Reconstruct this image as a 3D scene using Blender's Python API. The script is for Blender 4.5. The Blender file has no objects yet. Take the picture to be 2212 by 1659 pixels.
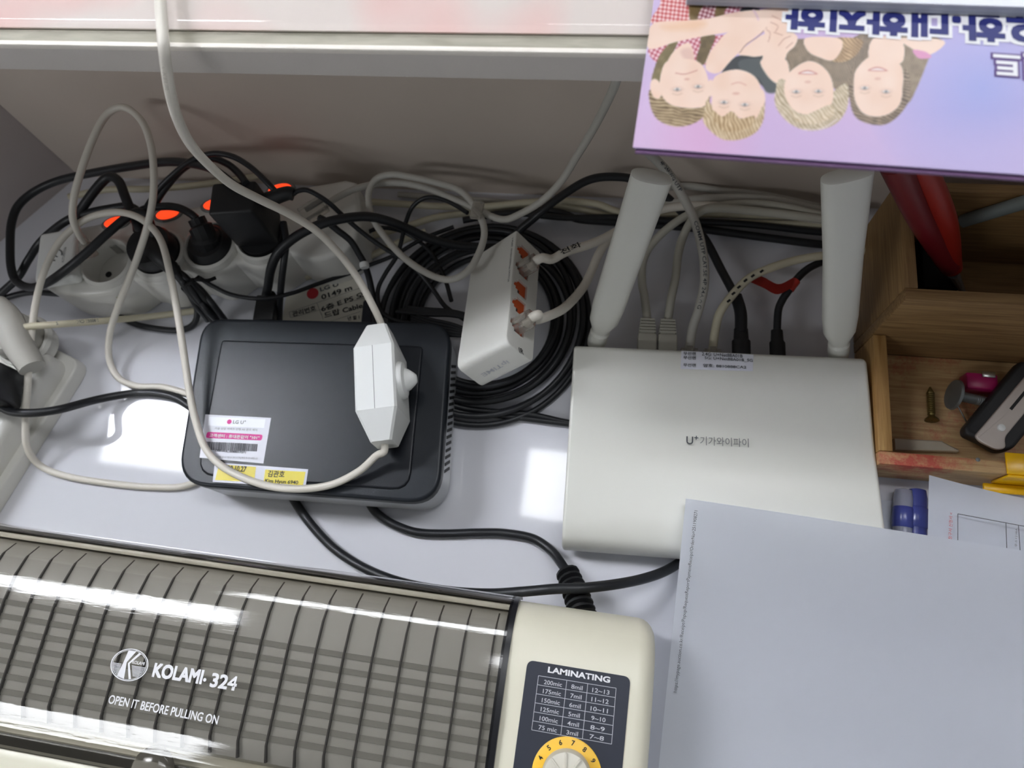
import bpy, bmesh, math, random
import numpy as np
from mathutils import Vector, Matrix
random.seed(7)
SC = bpy.context.scene
COL = SC.collection
# ------------------------------------------------------------------ camera (24 mm phone lens looking down at a desk)
FPX = 1550.0; CX, CY = 1106.0, 829.5; H = 0.48
_dn = Vector((160, 540, FPX)).normalized()
_X = Vector((12000, 897, -FPX)); _X = (_X - _dn * _X.dot(_dn)).normalized()
_Z = -_dn; _Y = _Z.cross(_X)
camd = bpy.data.cameras.new('camera'); cam = bpy.data.objects.new('camera', camd); COL.objects.link(cam)
SC.camera = cam
camd.sensor_width = 36.0; camd.lens = FPX / 2212 * 36.0; camd.clip_start = 0.01; camd.clip_end = 50
def c2w(d): return Vector((d.dot(_X), d.dot(_Y), d.dot(_Z)))
rx = c2w(Vector((1, 0, 0))); ry = c2w(Vector((0, -1, 0))); rz = c2w(Vector((0, 0, -1)))
cam.matrix_world = Matrix(((rx.x, ry.x, rz.x, 0), (rx.y, ry.y, rz.y, 0), (rx.z, ry.z, rz.z, H), (0, 0, 0, 1)))
camd.dof.use_dof = True; camd.dof.focus_distance = 0.385; camd.dof.aperture_fstop = 9.0
def ray(u, v): return c2w(Vector((u - CX, v - CY, FPX)))
def P(u, v, z=0.0):
    w = ray(u, v); return Vector((0, 0, H)) + w * ((z - H) / w.z)
def PY(u, v, y):
    w = ray(u, v); return Vector((0, 0, H)) + w * (y / w.y)
# ------------------------------------------------------------------ light
world = bpy.data.worlds.new('world'); SC.world = world; world.use_nodes = True
bg = world.node_tree.nodes['Background']; bg.inputs[0].default_value = (0.94, 0.97, 1.0, 1); bg.inputs[1].default_value = 0.17
SC.view_settings.view_transform = 'Standard'; SC.view_settings.look = 'None'; SC.view_settings.exposure = 0.06; SC.view_settings.gamma = 1
SC.view_settings.use_curve_mapping = False
CEIL = 1.62          # height of the ceiling light panels above the desk
PANEL_L = 12.0
def lin(c):
    c = [x / 255.0 for x in c[:3]]
    return [x / 12.92 if x <= 0.04045 else ((x + 0.055) / 1.055) ** 2.4 for x in c]
# ------------------------------------------------------------------ materials
MATS = {}
def mat(name, rgb, rough=0.45, spec=0.5, metal=0.0, var=0.05, scale=60.0, bump=0.0, emit=0.0, coat=0.0, trans=0.0, alpha=1.0):
    if name in MATS: return MATS[name]
    m = bpy.data.materials.new(name); m.use_nodes = True; nt = m.node_tree; b = nt.nodes['Principled BSDF']
    c = lin(rgb)
    b.inputs['Roughness'].default_value = rough; b.inputs['Metallic'].default_value = metal
    b.inputs['Specular IOR Level'].default_value = spec; b.inputs['Coat Weight'].default_value = coat
    b.inputs['Transmission Weight'].default_value = trans; b.inputs['Alpha'].default_value = alpha
    tc = nt.nodes.new('ShaderNodeTexCoord'); nz = nt.nodes.new('ShaderNodeTexNoise'); nz.inputs['Scale'].default_value = scale; nz.inputs['Detail'].default_value = 4
    nt.links.new(tc.outputs['Object'], nz.inputs['Vector'])
    mx = nt.nodes.new('ShaderNodeMix'); mx.data_type = 'RGBA'
    mx.inputs[6].default_value = (*[x * (1 - var) for x in c], 1); mx.inputs[7].default_value = (*[min(1, x * (1 + var)) for x in c], 1)
    nt.links.new(nz.outputs[0], mx.inputs[0]); nt.links.new(mx.outputs[2], b.inputs['Base Color'])
    if bump:
        bp = nt.nodes.new('ShaderNodeBump'); bp.inputs['Strength'].default_value = bump; bp.inputs['Distance'].default_value = 0.0005
        n2 = nt.nodes.new('ShaderNodeTexNoise'); n2.inputs['Scale'].default_value = 1500; nt.links.new(tc.outputs['Object'], n2.inputs['Vector'])
        nt.links.new(n2.outputs[0], bp.inputs['Height']); nt.links.new(bp.outputs[0], b.inputs['Normal'])
    if emit:
        b.inputs['Emission Color'].default_value = (*c, 1); b.inputs['Emission Strength'].default_value = emit
    MATS[name] = m; return m
def film(name, tint, gloss=0.12, rough=0.05, bump=0.05):
    """thin clear or smoked plastic: tinted see-through plus a fresnel reflection"""
    m = bpy.data.materials.new(name); m.use_nodes = True; nt = m.node_tree; nt.nodes.remove(nt.nodes['Principled BSDF'])
    out = nt.nodes['Material Output']; t = nt.nodes.new('ShaderNodeBsdfTransparent'); t.inputs[0].default_value = (*tint, 1)
    g = nt.nodes.new('ShaderNodeBsdfGlossy'); g.inputs['Roughness'].default_value = rough; g.inputs[0].default_value = (1, 1, 1, 1)
    lw = nt.nodes.new('ShaderNodeLayerWeight'); pw = nt.nodes.new('ShaderNodeMath'); pw.operation = 'POWER'; pw.inputs[1].default_value = 5.0; nt.links.new(lw.outputs['Facing'], pw.inputs[0])
    tc = nt.nodes.new('ShaderNodeTexCoord'); nz = nt.nodes.new('ShaderNodeTexNoise'); nz.inputs['Scale'].default_value = 90; nz.inputs['Detail'].default_value = 6
    mp = nt.nodes.new('ShaderNodeMapping'); mp.inputs['Scale'].default_value = (1, 8, 1); nt.links.new(tc.outputs['Object'], mp.inputs[0]); nt.links.new(mp.outputs[0], nz.inputs['Vector'])
    bp = nt.nodes.new('ShaderNodeBump'); bp.inputs['Strength'].default_value = bump; bp.inputs['Distance'].default_value = 0.0003
    nt.links.new(nz.outputs[0], bp.inputs['Height']); nt.links.new(bp.outputs[0], g.inputs['Normal'])
    ad = nt.nodes.new('ShaderNodeMath'); ad.operation = 'ADD'; ad.use_clamp = True; ad.inputs[1].default_value = gloss; nt.links.new(pw.outputs[0], ad.inputs[0])
    mx = nt.nodes.new('ShaderNodeMixShader'); nt.links.new(ad.outputs[0], mx.inputs[0]); nt.links.new(t.outputs[0], mx.inputs[1]); nt.links.new(g.outputs[0], mx.inputs[2])
    nt.links.new(mx.outputs[0], out.inputs[0]); MATS[name] = m; return m
def wood(name, a, b_, sc=(8, 160, 160), rough=0.55):
    m = bpy.data.materials.new(name); m.use_nodes = True; nt = m.node_tree; b = nt.nodes['Principled BSDF']; b.inputs['Roughness'].default_value = rough
    tc = nt.nodes.new('ShaderNodeTexCoord'); mp = nt.nodes.new('ShaderNodeMapping'); mp.inputs['Scale'].default_value = sc
    nz = nt.nodes.new('ShaderNodeTexNoise'); nz.inputs['Scale'].default_value = 3.0; nz.inputs['Detail'].default_value = 8; nz.inputs['Distortion'].default_value = 0.6
    nt.links.new(tc.outputs['Object'], mp.inputs[0]); nt.links.new(mp.outputs[0], nz.inputs['Vector'])
    cr = nt.nodes.new('ShaderNodeValToRGB'); cr.color_ramp.elements[0].position = 0.3; cr.color_ramp.elements[1].position = 0.7
    cr.color_ramp.elements[0].color = (*lin(a), 1); cr.color_ramp.elements[1].color = (*lin(b_), 1)
    nt.links.new(nz.outputs[0], cr.inputs[0]); nt.links.new(cr.outputs[0], b.inputs['Base Color'])
    bp = nt.nodes.new('ShaderNodeBump'); bp.inputs['Strength'].default_value = 0.15; bp.inputs['Distance'].default_value = 0.0006
    nt.links.new(nz.outputs[0], bp.inputs['Height']); nt.links.new(bp.outputs[0], b.inputs['Normal'])
    MATS[name] = m; return m
def vcol(name, rough=0.35, coat=0.0):
    m = bpy.data.materials.new(name); m.use_nodes = True; nt = m.node_tree; b = nt.nodes['Principled BSDF']; b.inputs['Roughness'].default_value = rough
    b.inputs['Coat Weight'].default_value = coat; b.inputs['Coat Roughness'].default_value = 0.25
    a = nt.nodes.new('ShaderNodeVertexColor'); a.layer_name = 'print'; nt.links.new(a.outputs[0], b.inputs['Base Color']); MATS[name] = m; return m
M = MATS
mat('desk_white', (222, 223, 230), 0.045, 0.5, var=0.015, scale=9)
mat('wall_paint', (214, 202, 190), 0.7, 0.3, var=0.06, scale=7, bump=0.2)
mat('wall_side', (200, 192, 190), 0.7, 0.3, var=0.04, scale=12, bump=0.2)
mat('ledge_face', (212, 206, 200), 0.55, 0.4, var=0.04, scale=40, bump=0.3)
mat('ledge_edge_lit', (240, 234, 224), 0.5, 0.4, var=0.04, scale=300)  # light caught by the rounded edge, put into this paler colour
mat('black_cord', (30, 32, 36), 0.42, 0.5, var=0.15)
mat('black_plastic', (26, 27, 30), 0.5, 0.5, var=0.12)
mat('black_matte', (18, 18, 20), 0.7, 0.3)
mat('white_cord', (226, 221, 210), 0.4, 0.5, var=0.03)
mat('white_plastic', (238, 240, 238), 0.38, 0.5, var=0.01)
mat('strip_white', (226, 225, 219), 0.3, 0.5, var=0.03, scale=25)
mat('cream_cord', (206, 200, 176), 0.5, 0.4, var=0.05)
mat('grey_cord', (188, 186, 178), 0.5, 0.4, var=0.05)
mat('net_grey', (186, 184, 172), 0.5, 0.4, var=0.04)
mat('router_white', (226, 226, 218), 0.36, 0.45, var=0.02, scale=12)
mat('hub_white', (228, 228, 222), 0.4, 0.5, var=0.02)
mat('port_orange', (214, 92, 40), 0.5, 0.4, var=0.1)
mat('port_dark', (70, 34, 22), 0.7)
mat('clear_plug', (226, 222, 214), 0.12, 0.6, trans=0.8, var=0.02)
mat('gate_black', (34, 38, 44), 0.34, 0.25, var=0.08, bump=0.1)
mat('gate_dark', (28, 31, 37), 0.32, 0.25, var=0.08, bump=0.1)
mat('gate_silver', (192, 195, 200), 0.4, 0.5, var=0.02)
mat('ink', (25, 25, 28), 0.6); mat('ink_grey', (110, 112, 112), 0.6); mat('ink_soft', (70, 74, 80), 0.6)
mat('ink_red', (205, 50, 60), 0.6); mat('ink_magenta', (220, 60, 150), 0.5); mat('ink_white', (235, 235, 238), 0.5)
mat('ink_navy', (30, 38, 112), 0.4); mat('ink_purple', (92, 66, 130), 0.4); mat('ink_olive', (150, 152, 60), 0.6)
mat('paper_white', (240, 243, 250), 0.75, 0.25, var=0.008, scale=20)
mat('paper_cool', (205, 210, 222), 0.75, 0.25, var=0.02, scale=14)
mat('sticker_white', (226, 228, 236), 0.35); mat('sticker_grey', (205, 206, 216), 0.35); mat('label_yellow', (226, 208, 40), 0.4)
mat('tag_cream', (222, 218, 204), 0.6)
mat('lam_cream', (226, 222, 202), 0.36, 0.5, var=0.015, scale=20)
mat('lam_inner', (188, 186, 176), 0.45, 0.4, var=0.03)
mat('lam_fin', (76, 73, 69), 0.6); mat('lam_slot', (146, 144, 134), 0.7); mat('lam_panel', (44, 48, 60), 0.45, var=0.06)
mat('lam_seam', (24, 25, 30), 0.3); mat('dial_yellow', (246, 194, 52), 0.4); mat('dial_cream', (214, 210, 196), 0.35)
mat('switch_red', (255, 70, 30), 0.3, emit=1.1, var=0.25, scale=120)
mat('metal', (190, 190, 188), 0.25, metal=1.0); mat('metal_dark', (126, 130, 130), 0.4, metal=0.5, var=0.2); mat('screw_brass', (120, 104, 60), 0.4, metal=0.8, var=0.3, scale=400)
mat('magenta_plastic', (176, 30, 98), 0.3); mat('yellow_paint', (246, 190, 10), 0.25); mat('red_handle', (150, 34, 24), 0.35, var=0.15)
mat('maroon_handle', (110, 22, 30), 0.35); mat('steel_grey', (124, 132, 130), 0.4); mat('tape_red', (180, 52, 44), 0.4)
mat('blue_clear', (70, 80, 160), 0.25, trans=0.3); mat('print_pale', (196, 198, 204), 0.5); mat('clear_grey', (186, 188, 205), 0.15, trans=0.5); mat('frost', (206, 196, 176), 0.4, trans=0.3)
mat('knife_silver', (196, 186, 178), 0.3, metal=0.4); mat('ceiling_paint', (235, 235, 232), 0.8)
mat('panel_light', (250, 252, 255), 0.5, emit=PANEL_L, var=0.0)
wood('oak', (122, 92, 58), (160, 128, 84)); wood('oak_light', (158, 118, 66), (196, 158, 100)); wood('worn_strip', (158, 154, 138), (186, 182, 166), sc=(12, 60, 60))
film('smoked', (0.72, 0.71, 0.70), 0.065, 0.05, 0.10); film('smoked_deep', (0.42, 0.41, 0.40), 0.07, 0.08); film('clear_glass', (0.985, 0.985, 0.985), 0.03, 0.02, 0.0)
# ------------------------------------------------------------------ mesh helpers
def worldloc(o):
    v = Vector((0, 0, 0))
    while o is not None: v = v + o.location; o = o.parent
    return v
def tag(o, label, cat, group=None):
    o['label'] = label; o['category'] = cat
    if group: o['group'] = group
    return o
def thing(name, loc, label, cat, group=None):
    o = bpy.data.objects.new(name, None); COL.objects.link(o); o.location = loc; o.empty_display_size = 0.01
    return tag(o, label, cat, group)
def sharp(bm, ang=0.6):
    for f in bm.faces: f.smooth = True
    for e in bm.edges:
        if len(e.link_faces) != 2 or e.calc_face_angle(0) > ang: e.smooth = False
def obj(name, bm, m, parent=None, ang=0.6, smooth=True):
    if smooth: bmesh.ops.recalc_face_normals(bm, faces=bm.faces)
    bm.normal_update()
    if smooth: sharp(bm, ang)
    me = bpy.data.meshes.new(name)
    if parent is None:
        xs = [v.co for v in bm.verts]; lo = Vector((min(c.x for c in xs), min(c.y for c in xs), min(c.z for c in xs))); hi = Vector((max(c.x for c in xs), max(c.y for c in xs), max(c.z for c in xs)))
        off = Vector(((lo.x + hi.x) / 2, (lo.y + hi.y) / 2, lo.z))
    else: off = worldloc(parent)
    bmesh.ops.translate(bm, verts=bm.verts, vec=-off)
    bm.to_mesh(me); bm.free(); me.materials.append(MATS[m] if isinstance(m, str) else m)
    o = bpy.data.objects.new(name, me); COL.objects.link(o)
    if parent is None: o.location = off
    else: o.parent = parent
    return o
def B(): return bmesh.new()
def fr(o, x, y=None, z=None):
    """frame from an origin and an x direction (z up) or full x/y axes"""
    x = Vector(x).normalized()
    if z is None: z = Vector((0, 0, 1)) if y is None else x.cross(Vector(y)).normalized()
    z = Vector(z).normalized(); y = z.cross(x).normalized(); x = y.cross(z).normalized(); o = Vector(o)
    return Matrix(((x.x, y.x, z.x, o.x), (x.y, y.y, z.y, o.y), (x.z, y.z, z.z, o.z), (0, 0, 0, 1)))
def T(x=0, y=0, z=0): return Matrix.Translation((x, y, z))
def box(bm, mt, lo, hi, bev=0.0, seg=2):
    g = bmesh.ops.create_cube(bm, size=1.0); vs = g['verts']
    for v in vs: v.co = Vector([(lo[i] + hi[i]) / 2 + v.co[i] * (hi[i] - lo[i]) for i in range(3)])
    if bev:
        es = list({e for v in vs for e in v.link_edges})
        r = bmesh.ops.bevel(bm, geom=es, offset=bev, segments=seg, affect='EDGES', profile=0.5)
        vs = list({v for f in r['faces'] for v in f.verts} | {v for v in vs if v.is_valid})
        st = set(vs); todo = list(vs)
        while todo:
            v = todo.pop()
            for e in v.link_edges:
                w = e.other_vert(v)
                if w not in st: st.add(w); todo.append(w)
        vs = list(st)
    bmesh.ops.transform(bm, matrix=mt, verts=vs); return bm
def rpoly(pts, r, n=6):
    out = []; k = len(pts)
    for i in range(k):
        p = Vector(pts[i][:2]); a = Vector(pts[i - 1][:2]); c = Vector(pts[(i + 1) % k][:2]); rr = r[i] if isinstance(r, (list, tuple)) else r
        da = (a - p); dc = (c - p); rr = min(rr, da.length * .49, dc.length * .49); s = p + da.normalized() * rr; e = p + dc.normalized() * rr
        for j in range(n + 1):
            t = j / n; out.append(((1 - t) ** 2) * s + 2 * t * (1 - t) * p + t * t * e)
    return out
def prism(bm, mt, pts, z0, z1, bev=0.0, seg=3, bevlow=0.0):
    """outline (local xy) extruded; the upper (and lower) edge rounded by inset rings"""
    k = len(pts); pts = [Vector((p[0], p[1])) for p in pts]
    area = sum(pts[i].x * pts[(i + 1) % k].y - pts[(i + 1) % k].x * pts[i].y for i in range(k))
    if area < 0: pts.reverse()
    nr = []
    for i in range(k):
        t = (pts[(i + 1) % k] - pts[i - 1]); t = t.normalized() if t.length > 1e-9 else Vector((1, 0)); nr.append(Vector((-t.y, t.x)))
    rings = []
    def ring(ins, z): rings.append([bm.verts.new(mt @ Vector((p.x + n.x * ins, p.y + n.y * ins, z))) for p, n in zip(pts, nr)])
    if bevlow:
        for j in range(seg): a = math.pi / 2 * j / seg; ring(bevlow * (1 - math.sin(a)), z0 + bevlow * (1 - math.cos(a)))
        ring(0, z0 + bevlow)
    else: ring(0, z0)
    if bev:
        for j in range(seg + 1): a = math.pi / 2 * j / seg; ring(bev * (1 - math.cos(a)), z1 - bev * (1 - math.sin(a)))
        ring(bev + 0.0005, z1)
    else: ring(0, z1)
    for a, b in zip(rings, rings[1:]):
        for i in range(k): j = (i + 1) % k; bm.faces.new((a[i], a[j], b[j], b[i]))
    bm.faces.new(list(reversed(rings[0]))); bm.faces.new(rings[-1]); return bm
def lathe(bm, mt, prof, n=32, cap=True):
    rings = [[bm.verts.new(mt @ Vector((r * math.cos(2 * math.pi * i / n), r * math.sin(2 * math.pi * i / n), z))) for i in range(n)] for r, z in prof]
    for a, b in zip(rings, rings[1:]):
        for i in range(n): j = (i + 1) % n; bm.faces.new((a[i], a[j], b[j], b[i]))
    if cap: bm.faces.new(list(reversed(rings[0]))); bm.faces.new(rings[-1])
    return bm
def catmull(pts, per=8):
    pts = [Vector(p) for p in pts]; q = [pts[0] * 2 - pts[1]] + pts + [pts[-1] * 2 - pts[-2]]; out = []
    for i in range(1, len(q) - 2):
        p0, p1, p2, p3 = q[i - 1:i + 3]
        for j in range(per):
            t = j / per; out.append(0.5 * ((2 * p1) + (p2 - p0) * t + (2 * p0 - 5 * p1 + 4 * p2 - p3) * t * t + (3 * p1 - p0 - 3 * p2 + p3) * t ** 3))
    out.append(pts[-1]); return out
def sweep(bm, path, r, n=10, flat=1.0, cap=True, closed=False):
    """tube along a path; r may be a function of the fraction along it; flat squashes the section vertically"""
    k = len(path); rings = []; up = Vector((0, 0, 1))
    for i, p in enumerate(path):
        a = path[(i - 1) % k] if (closed or i) else path[0]; c = path[(i + 1) % k] if (closed or i < k - 1) else path[-1]
        t = (c - a); t = t.normalized() if t.length > 1e-9 else Vector((1, 0, 0))
        if i == 0: s = t.cross(up); s = s.normalized() if s.length > 0.05 else Vector((1, 0, 0))
        s = (s - t * s.dot(t)).normalized(); w = s.cross(t)
        rr = r(i / (k - 1)) if callable(r) else r
        rings.append([bm.verts.new(p + s * (rr * math.cos(2 * math.pi * j / n)) + w * (rr * flat * math.sin(2 * math.pi * j / n))) for j in range(n)])
    m = k if closed else k - 1
    for i in range(m):
        a, b = rings[i], rings[(i + 1) % k]
        for j in range(n): l = (j + 1) % n; bm.faces.new((a[j], b[j], b[l], a[l]))
    if cap and not closed: bm.faces.new(rings[0]); bm.faces.new(list(reversed(rings[-1])))
    return bm
WALL_Y = 0.3188
def along(body, parent, m, path, h, r, name='printing', flip=False):
    """small lettering printed along the top of a round cable"""
    cu = bpy.data.curves.new('t', 'FONT'); cu.body = body; cu.size = 1.0; cu.offset = 0.01; cu.resolution_u = 2; cu.fill_mode = 'FRONT'
    t = bpy.data.objects.new('t', cu); COL.objects.link(t); dg = bpy.context.evaluated_depsgraph_get(); dg.update()
    me = bpy.data.meshes.new_from_object(t.evaluated_get(dg)); bpy.data.objects.remove(t); bm = B(); bm.from_mesh(me); bpy.data.meshes.remove(me)
    p = list(reversed(path)) if flip else path; seg = [(b - a).length for a, b in zip(p, p[1:])]; tot = sum(seg)
    x0 = min(v.co.x for v in bm.verts); x1 = max(v.co.x for v in bm.verts); y0 = min(v.co.y for v in bm.verts); y1 = max(v.co.y for v in bm.verts)
    cl = Vector((0, 0, H))
    for v in bm.verts:
        s = (v.co.x - x0) / (x1 - x0) * tot; q = ((v.co.y - y0) / (y1 - y0) - 0.5) * h; i = 0
        while i < len(seg) - 1 and s > seg[i]: s -= seg[i]; i += 1
        c = p[i].lerp(p[i + 1], min(1, s / seg[i])); t_ = (p[i + 1] - p[i]).normalized(); up = (Vector((0, 0, 1)) * 0.6 + (cl - c).normalized() * 0.4); up = (up - t_ * up.dot(t_)).normalized(); sd = up.cross(t_)
        rr = r + 0.00012; v.co = c + sd * (rr * math.sin(q / rr)) + up * (rr * math.cos(q / rr))
    return obj(name, bm, m, parent, smooth=False)
def pp(pts, r=0.0025):
    out = []
    for q in pts:
        if isinstance(q, Vector): out.append(q); continue
        z = max(q[2], r + 0.0003); w = P(q[0], q[1], z)
        if w.y > WALL_Y - r - 0.0006 and z < 0.235: w = PY(q[0], q[1], WALL_Y - r - 0.0006); w.z = max(w.z, r + 0.0003)
        out.append(w)
    return out
def cord(name, pts, r, m, parent=None, per=8, flat=1.0, n=10):
    return obj(name, sweep(B(), catmull(pp(pts, r), per), r, n, flat), m, parent, ang=1.2)
def text(body, parent, m, mt, w=None, h=None, bold=0.0, name='lettering', align='LEFT', lift=0.00012, fat=0.0):
    """flat lettering in the xy plane of frame mt, fitted to width w and or height h (of the drawn glyphs)"""
    cu = bpy.data.curves.new('t', 'FONT'); cu.body = body; cu.size = 1.0; cu.offset = bold; cu.resolution_u = 3; cu.fill_mode = 'FRONT'
    t = bpy.data.objects.new('t', cu); COL.objects.link(t); dg = bpy.context.evaluated_depsgraph_get(); dg.update()
    me = bpy.data.meshes.new_from_object(t.evaluated_get(dg)); bpy.data.objects.remove(t)
    bm = B(); bm.from_mesh(me); bpy.data.meshes.remove(me)
    if not bm.verts: bm.free(); print('EMPTY TEXT', body); return None
    x0 = min(v.co.x for v in bm.verts); x1 = max(v.co.x for v in bm.verts); y0 = min(v.co.y for v in bm.verts); y1 = max(v.co.y for v in bm.verts)
    sx = w / (x1 - x0) if w else h / (y1 - y0); sy = h / (y1 - y0) if h else sx
    ox = {'LEFT': 0, 'CENTER': (x1 - x0) / 2, 'RIGHT': (x1 - x0)}[align]
    for v in bm.verts: v.co = mt @ Vector(((v.co.x - x0 - ox) * sx, (v.co.y - y0) * sy, lift))
    if fat:   # heavy weight: shifted copies of the outline laid over one another
        r = fat * h; base = bm.copy(); tmp = bpy.data.meshes.new('t'); base.to_mesh(tmp); base.free()
        for k, (qx, qy) in enumerate([(a, b) for a in (-1, -.5, 0, .5, 1) for b in (-1, -.5, 0, .5, 1) if max(abs(a), abs(b)) == 1]):
            q = mt.to_3x3() @ Vector((r * qx, r * qy, 0.000002 * (k + 1))); n0 = len(bm.verts); bm.from_mesh(tmp); bm.verts.ensure_lookup_table(); bmesh.ops.translate(bm, verts=bm.verts[n0:], vec=q)
        bpy.data.meshes.remove(tmp)
    return obj(name, bm, m, parent, smooth=False)
def ptext(body, parent, m, a, b, hpx, z, bold=0.0, name='lettering', lift=0.00012, up=1, fat=0.0):
    """lettering whose baseline runs from pixel a to pixel b on the plane z"""
    A = P(a[0], a[1], z); Bq = P(b[0], b[1], z); x = (Bq - A); w = x.length
    k = (Bq - A).length / math.hypot(b[0] - a[0], b[1] - a[1])
    return text(body, parent, m, fr(A, x), w, hpx * k, bold, name, lift=lift, fat=fat)
def poly(bm, pts, th=0.0):
    vs = [bm.verts.new(p) for p in pts]; f = bm.faces.new(vs)
    if th:
        r = bmesh.ops.extrude_face_region(bm, geom=[f]); bmesh.ops.translate(bm, verts=[v for v in r['geom'] if isinstance(v, bmesh.types.BMVert)], vec=(0, 0, -th))
        bmesh.ops.recalc_face_normals(bm, faces=bm.faces)
    return bm
def flatpoly(name, px, z, m, parent, lift=0.0001, r=0.0):
    w = [P(u, v, z) for u, v in px]; pts = [(p.x, p.y) for p in w]
    if r: pts = rpoly(pts, r)
    bm = B(); vs = [bm.verts.new((p[0], p[1], z + lift)) for p in pts]; f = bm.faces.new(vs); f.normal_update()
    if f.normal.z < 0: f.normal_flip()
    return obj(name, bm, m, parent, smooth=False)
def line(bm, a, b, w, zv):
    """thin flat printed line between two world points"""
    a = Vector((a[0], a[1], zv)); b = Vector((b[0], b[1], zv)); s = (b - a).normalized().cross(Vector((0, 0, 1))) * (w / 2)
    f = bm.faces.new([bm.verts.new(q) for q in (a - s, b - s, b + s, a + s)]); f.normal_update()
    if f.normal.z < 0: f.normal_flip()
def prof(o, xdir, ydir):
    """frame whose local xy plane is (ydir, up) and whose local z runs along xdir: for extruded profiles"""
    x = Vector(xdir).normalized(); y = Vector(ydir).normalized(); z = x.cross(y); o = Vector(o)
    return Matrix(((y.x, z.x, x.x, o.x), (y.y, z.y, x.y, o.y), (y.z, z.z, x.z, o.z), (0, 0, 0, 1)))
def loft(bm, mt, secs, cap=True):
    rings = [[bm.verts.new(mt @ Vector(p)) for p in s] for s in secs]; n = len(rings[0])
    for a, b in zip(rings, rings[1:]):
        for i in range(n): j = (i + 1) % n; bm.faces.new((a[i], a[j], b[j], b[i]))
    if cap: bm.faces.new(list(reversed(rings[0]))); bm.faces.new(rings[-1])
    return bm
def carve(bm, cut):
    """subtract the closed shapes in cut from bm, for real holes"""
    ms = []
    for b in (bm, cut):
        bmesh.ops.recalc_face_normals(b, faces=b.faces); me = bpy.data.meshes.new('tmp'); b.to_mesh(me); b.free(); o = bpy.data.objects.new('tmp', me); COL.objects.link(o); ms.append(o)
    md = ms[0].modifiers.new('b', 'BOOLEAN'); md.object = ms[1]; md.solver = 'EXACT'; md.operation = 'DIFFERENCE'; md.use_self = True
    dg = bpy.context.evaluated_depsgraph_get(); dg.update(); me = bpy.data.meshes.new_from_object(ms[0].evaluated_get(dg)); out = B(); out.from_mesh(me)
    for o in ms: d = o.data; bpy.data.objects.remove(o); bpy.data.meshes.remove(d)
    bpy.data.meshes.remove(me); return out
I4 = Matrix.Identity(4)
# ================================================================== the setting
bm = B(); box(bm, I4, (-1.1, -0.55, -0.03), (1.1, WALL_Y + 0.02, 0.0), 0.0)
desk = tag(obj('desk', bm, 'desk_white'), 'glossy white desktop under the cables, the routers and the laminator', 'desk')
bm = B(); box(bm, I4, (-0.455, WALL_Y, 0.0), (1.1, WALL_Y + 0.02, 0.24)); w = obj('wall_back', bm, 'wall_paint'); w['kind'] = 'structure'
c0 = Vector((-0.4565, WALL_Y, 0)); c1 = P(0, 523, 0); d = (c1 - c0).normalized(); F = fr(c0, d)
bm = B(); box(bm, F, (-0.02, -0.02, 0.0), (0.30, 0.0, 0.24)); w = obj('wall_left', bm, 'wall_side'); w['kind'] = 'structure'
# ceiling light panels: one row above the desk, one behind and one in front of it
S = (H + CEIL) / H
def panel(a, b, wd, z=CEIL, label=''):
    A = a * S; A.z = z; Bq = b * S; Bq.z = z; x = (Bq - A); L = x.length; F = fr(A, x)
    t = thing('ceiling_light', A + x * 0.5, label, 'ceiling light', 'long ceiling light panels')
    bm = B(); box(bm, F, (-0.03, -wd / 2 - 0.03, 0.004), (L + 0.03, wd / 2 + 0.03, 0.05), 0.004); obj('housing', bm, 'ceiling_paint', t)
    bm = B(); box(bm, F, (0, -wd / 2, -0.004), (L, wd / 2, 0.004)); obj('diffuser', bm, 'panel_light', t)
pa = P(236, 930, 0); pb = P(940, 1020, 0); pc = P(1135, 1040, 0); pd = P(1900, 1136, 0); e = (pd - pa).normalized()
pb = P(640, 982, 0)
panel(pa, pb, 0.20, label='ceiling light panel above the left half of the desk, in the middle row'); panel(pc, pd, 0.20, label='ceiling light panel above the right half of the desk, in the middle row')
n = Vector((-e.y, e.x, 0))
for a0_, a1_, yy, wd, lb in ((-2.35, -1.22, -1.56, 0.36, 'ceiling light panel in front of the desk, far to the left'), (-1.2, -0.1, 1.55, 0.30, 'ceiling light panel behind the shelf, above its left part'), (0.45, 1.65, 1.55, 0.16, 'ceiling light panel behind the shelf, above its right part'), (-2.1, -0.95, 0.55, 0.30, 'ceiling light panel beyond the left end of the desk')):
    panel(Vector((a0_ / S, yy / S, 0)), Vector((a1_ / S, yy / S, 0)), wd, label=lb)
# upper shelf with its worn front strip
sh = thing('upper_shelf', (0, 0.2144, 0.24), 'pale grey shelf board with a worn beige strip along its front edge, above the cables', 'shelf')
bm = B(); box(bm, I4, (-0.75, 0.2146, 0.24), (0.9, 0.75, 0.2555), 0.0006); obj('board', bm, 'ledge_face', sh)
bm = B(); box(bm, I4, (-0.75, 0.2138, 0.2532), (0.9, 0.2166, 0.2562), 0.0009); obj('front_edge', bm, 'ledge_edge_lit', sh)
bm = B(); box(bm, I4, (-0.75, 0.2162, 0.2550), (0.9, 0.75, 0.2560)); obj('worn_strip', bm, 'worn_strip', sh)
bm = B(); box(bm, I4, (-0.75, 0.2222, 0.2565), (0.9, 0.74, 0.2572))
m = bpy.data.materials.new('pink_patches'); m.use_nodes = True; nt = m.node_tree; b_ = nt.nodes['Principled BSDF']; b_.inputs['Roughness'].default_value = 0.6
tc = nt.nodes.new('ShaderNodeTexCoord'); nz = nt.nodes.new('ShaderNodeTexNoise'); nz.inputs['Scale'].default_value = 16; nz.inputs['Detail'].default_value = 1; nt.links.new(tc.outputs['Object'], nz.inputs[0])
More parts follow.
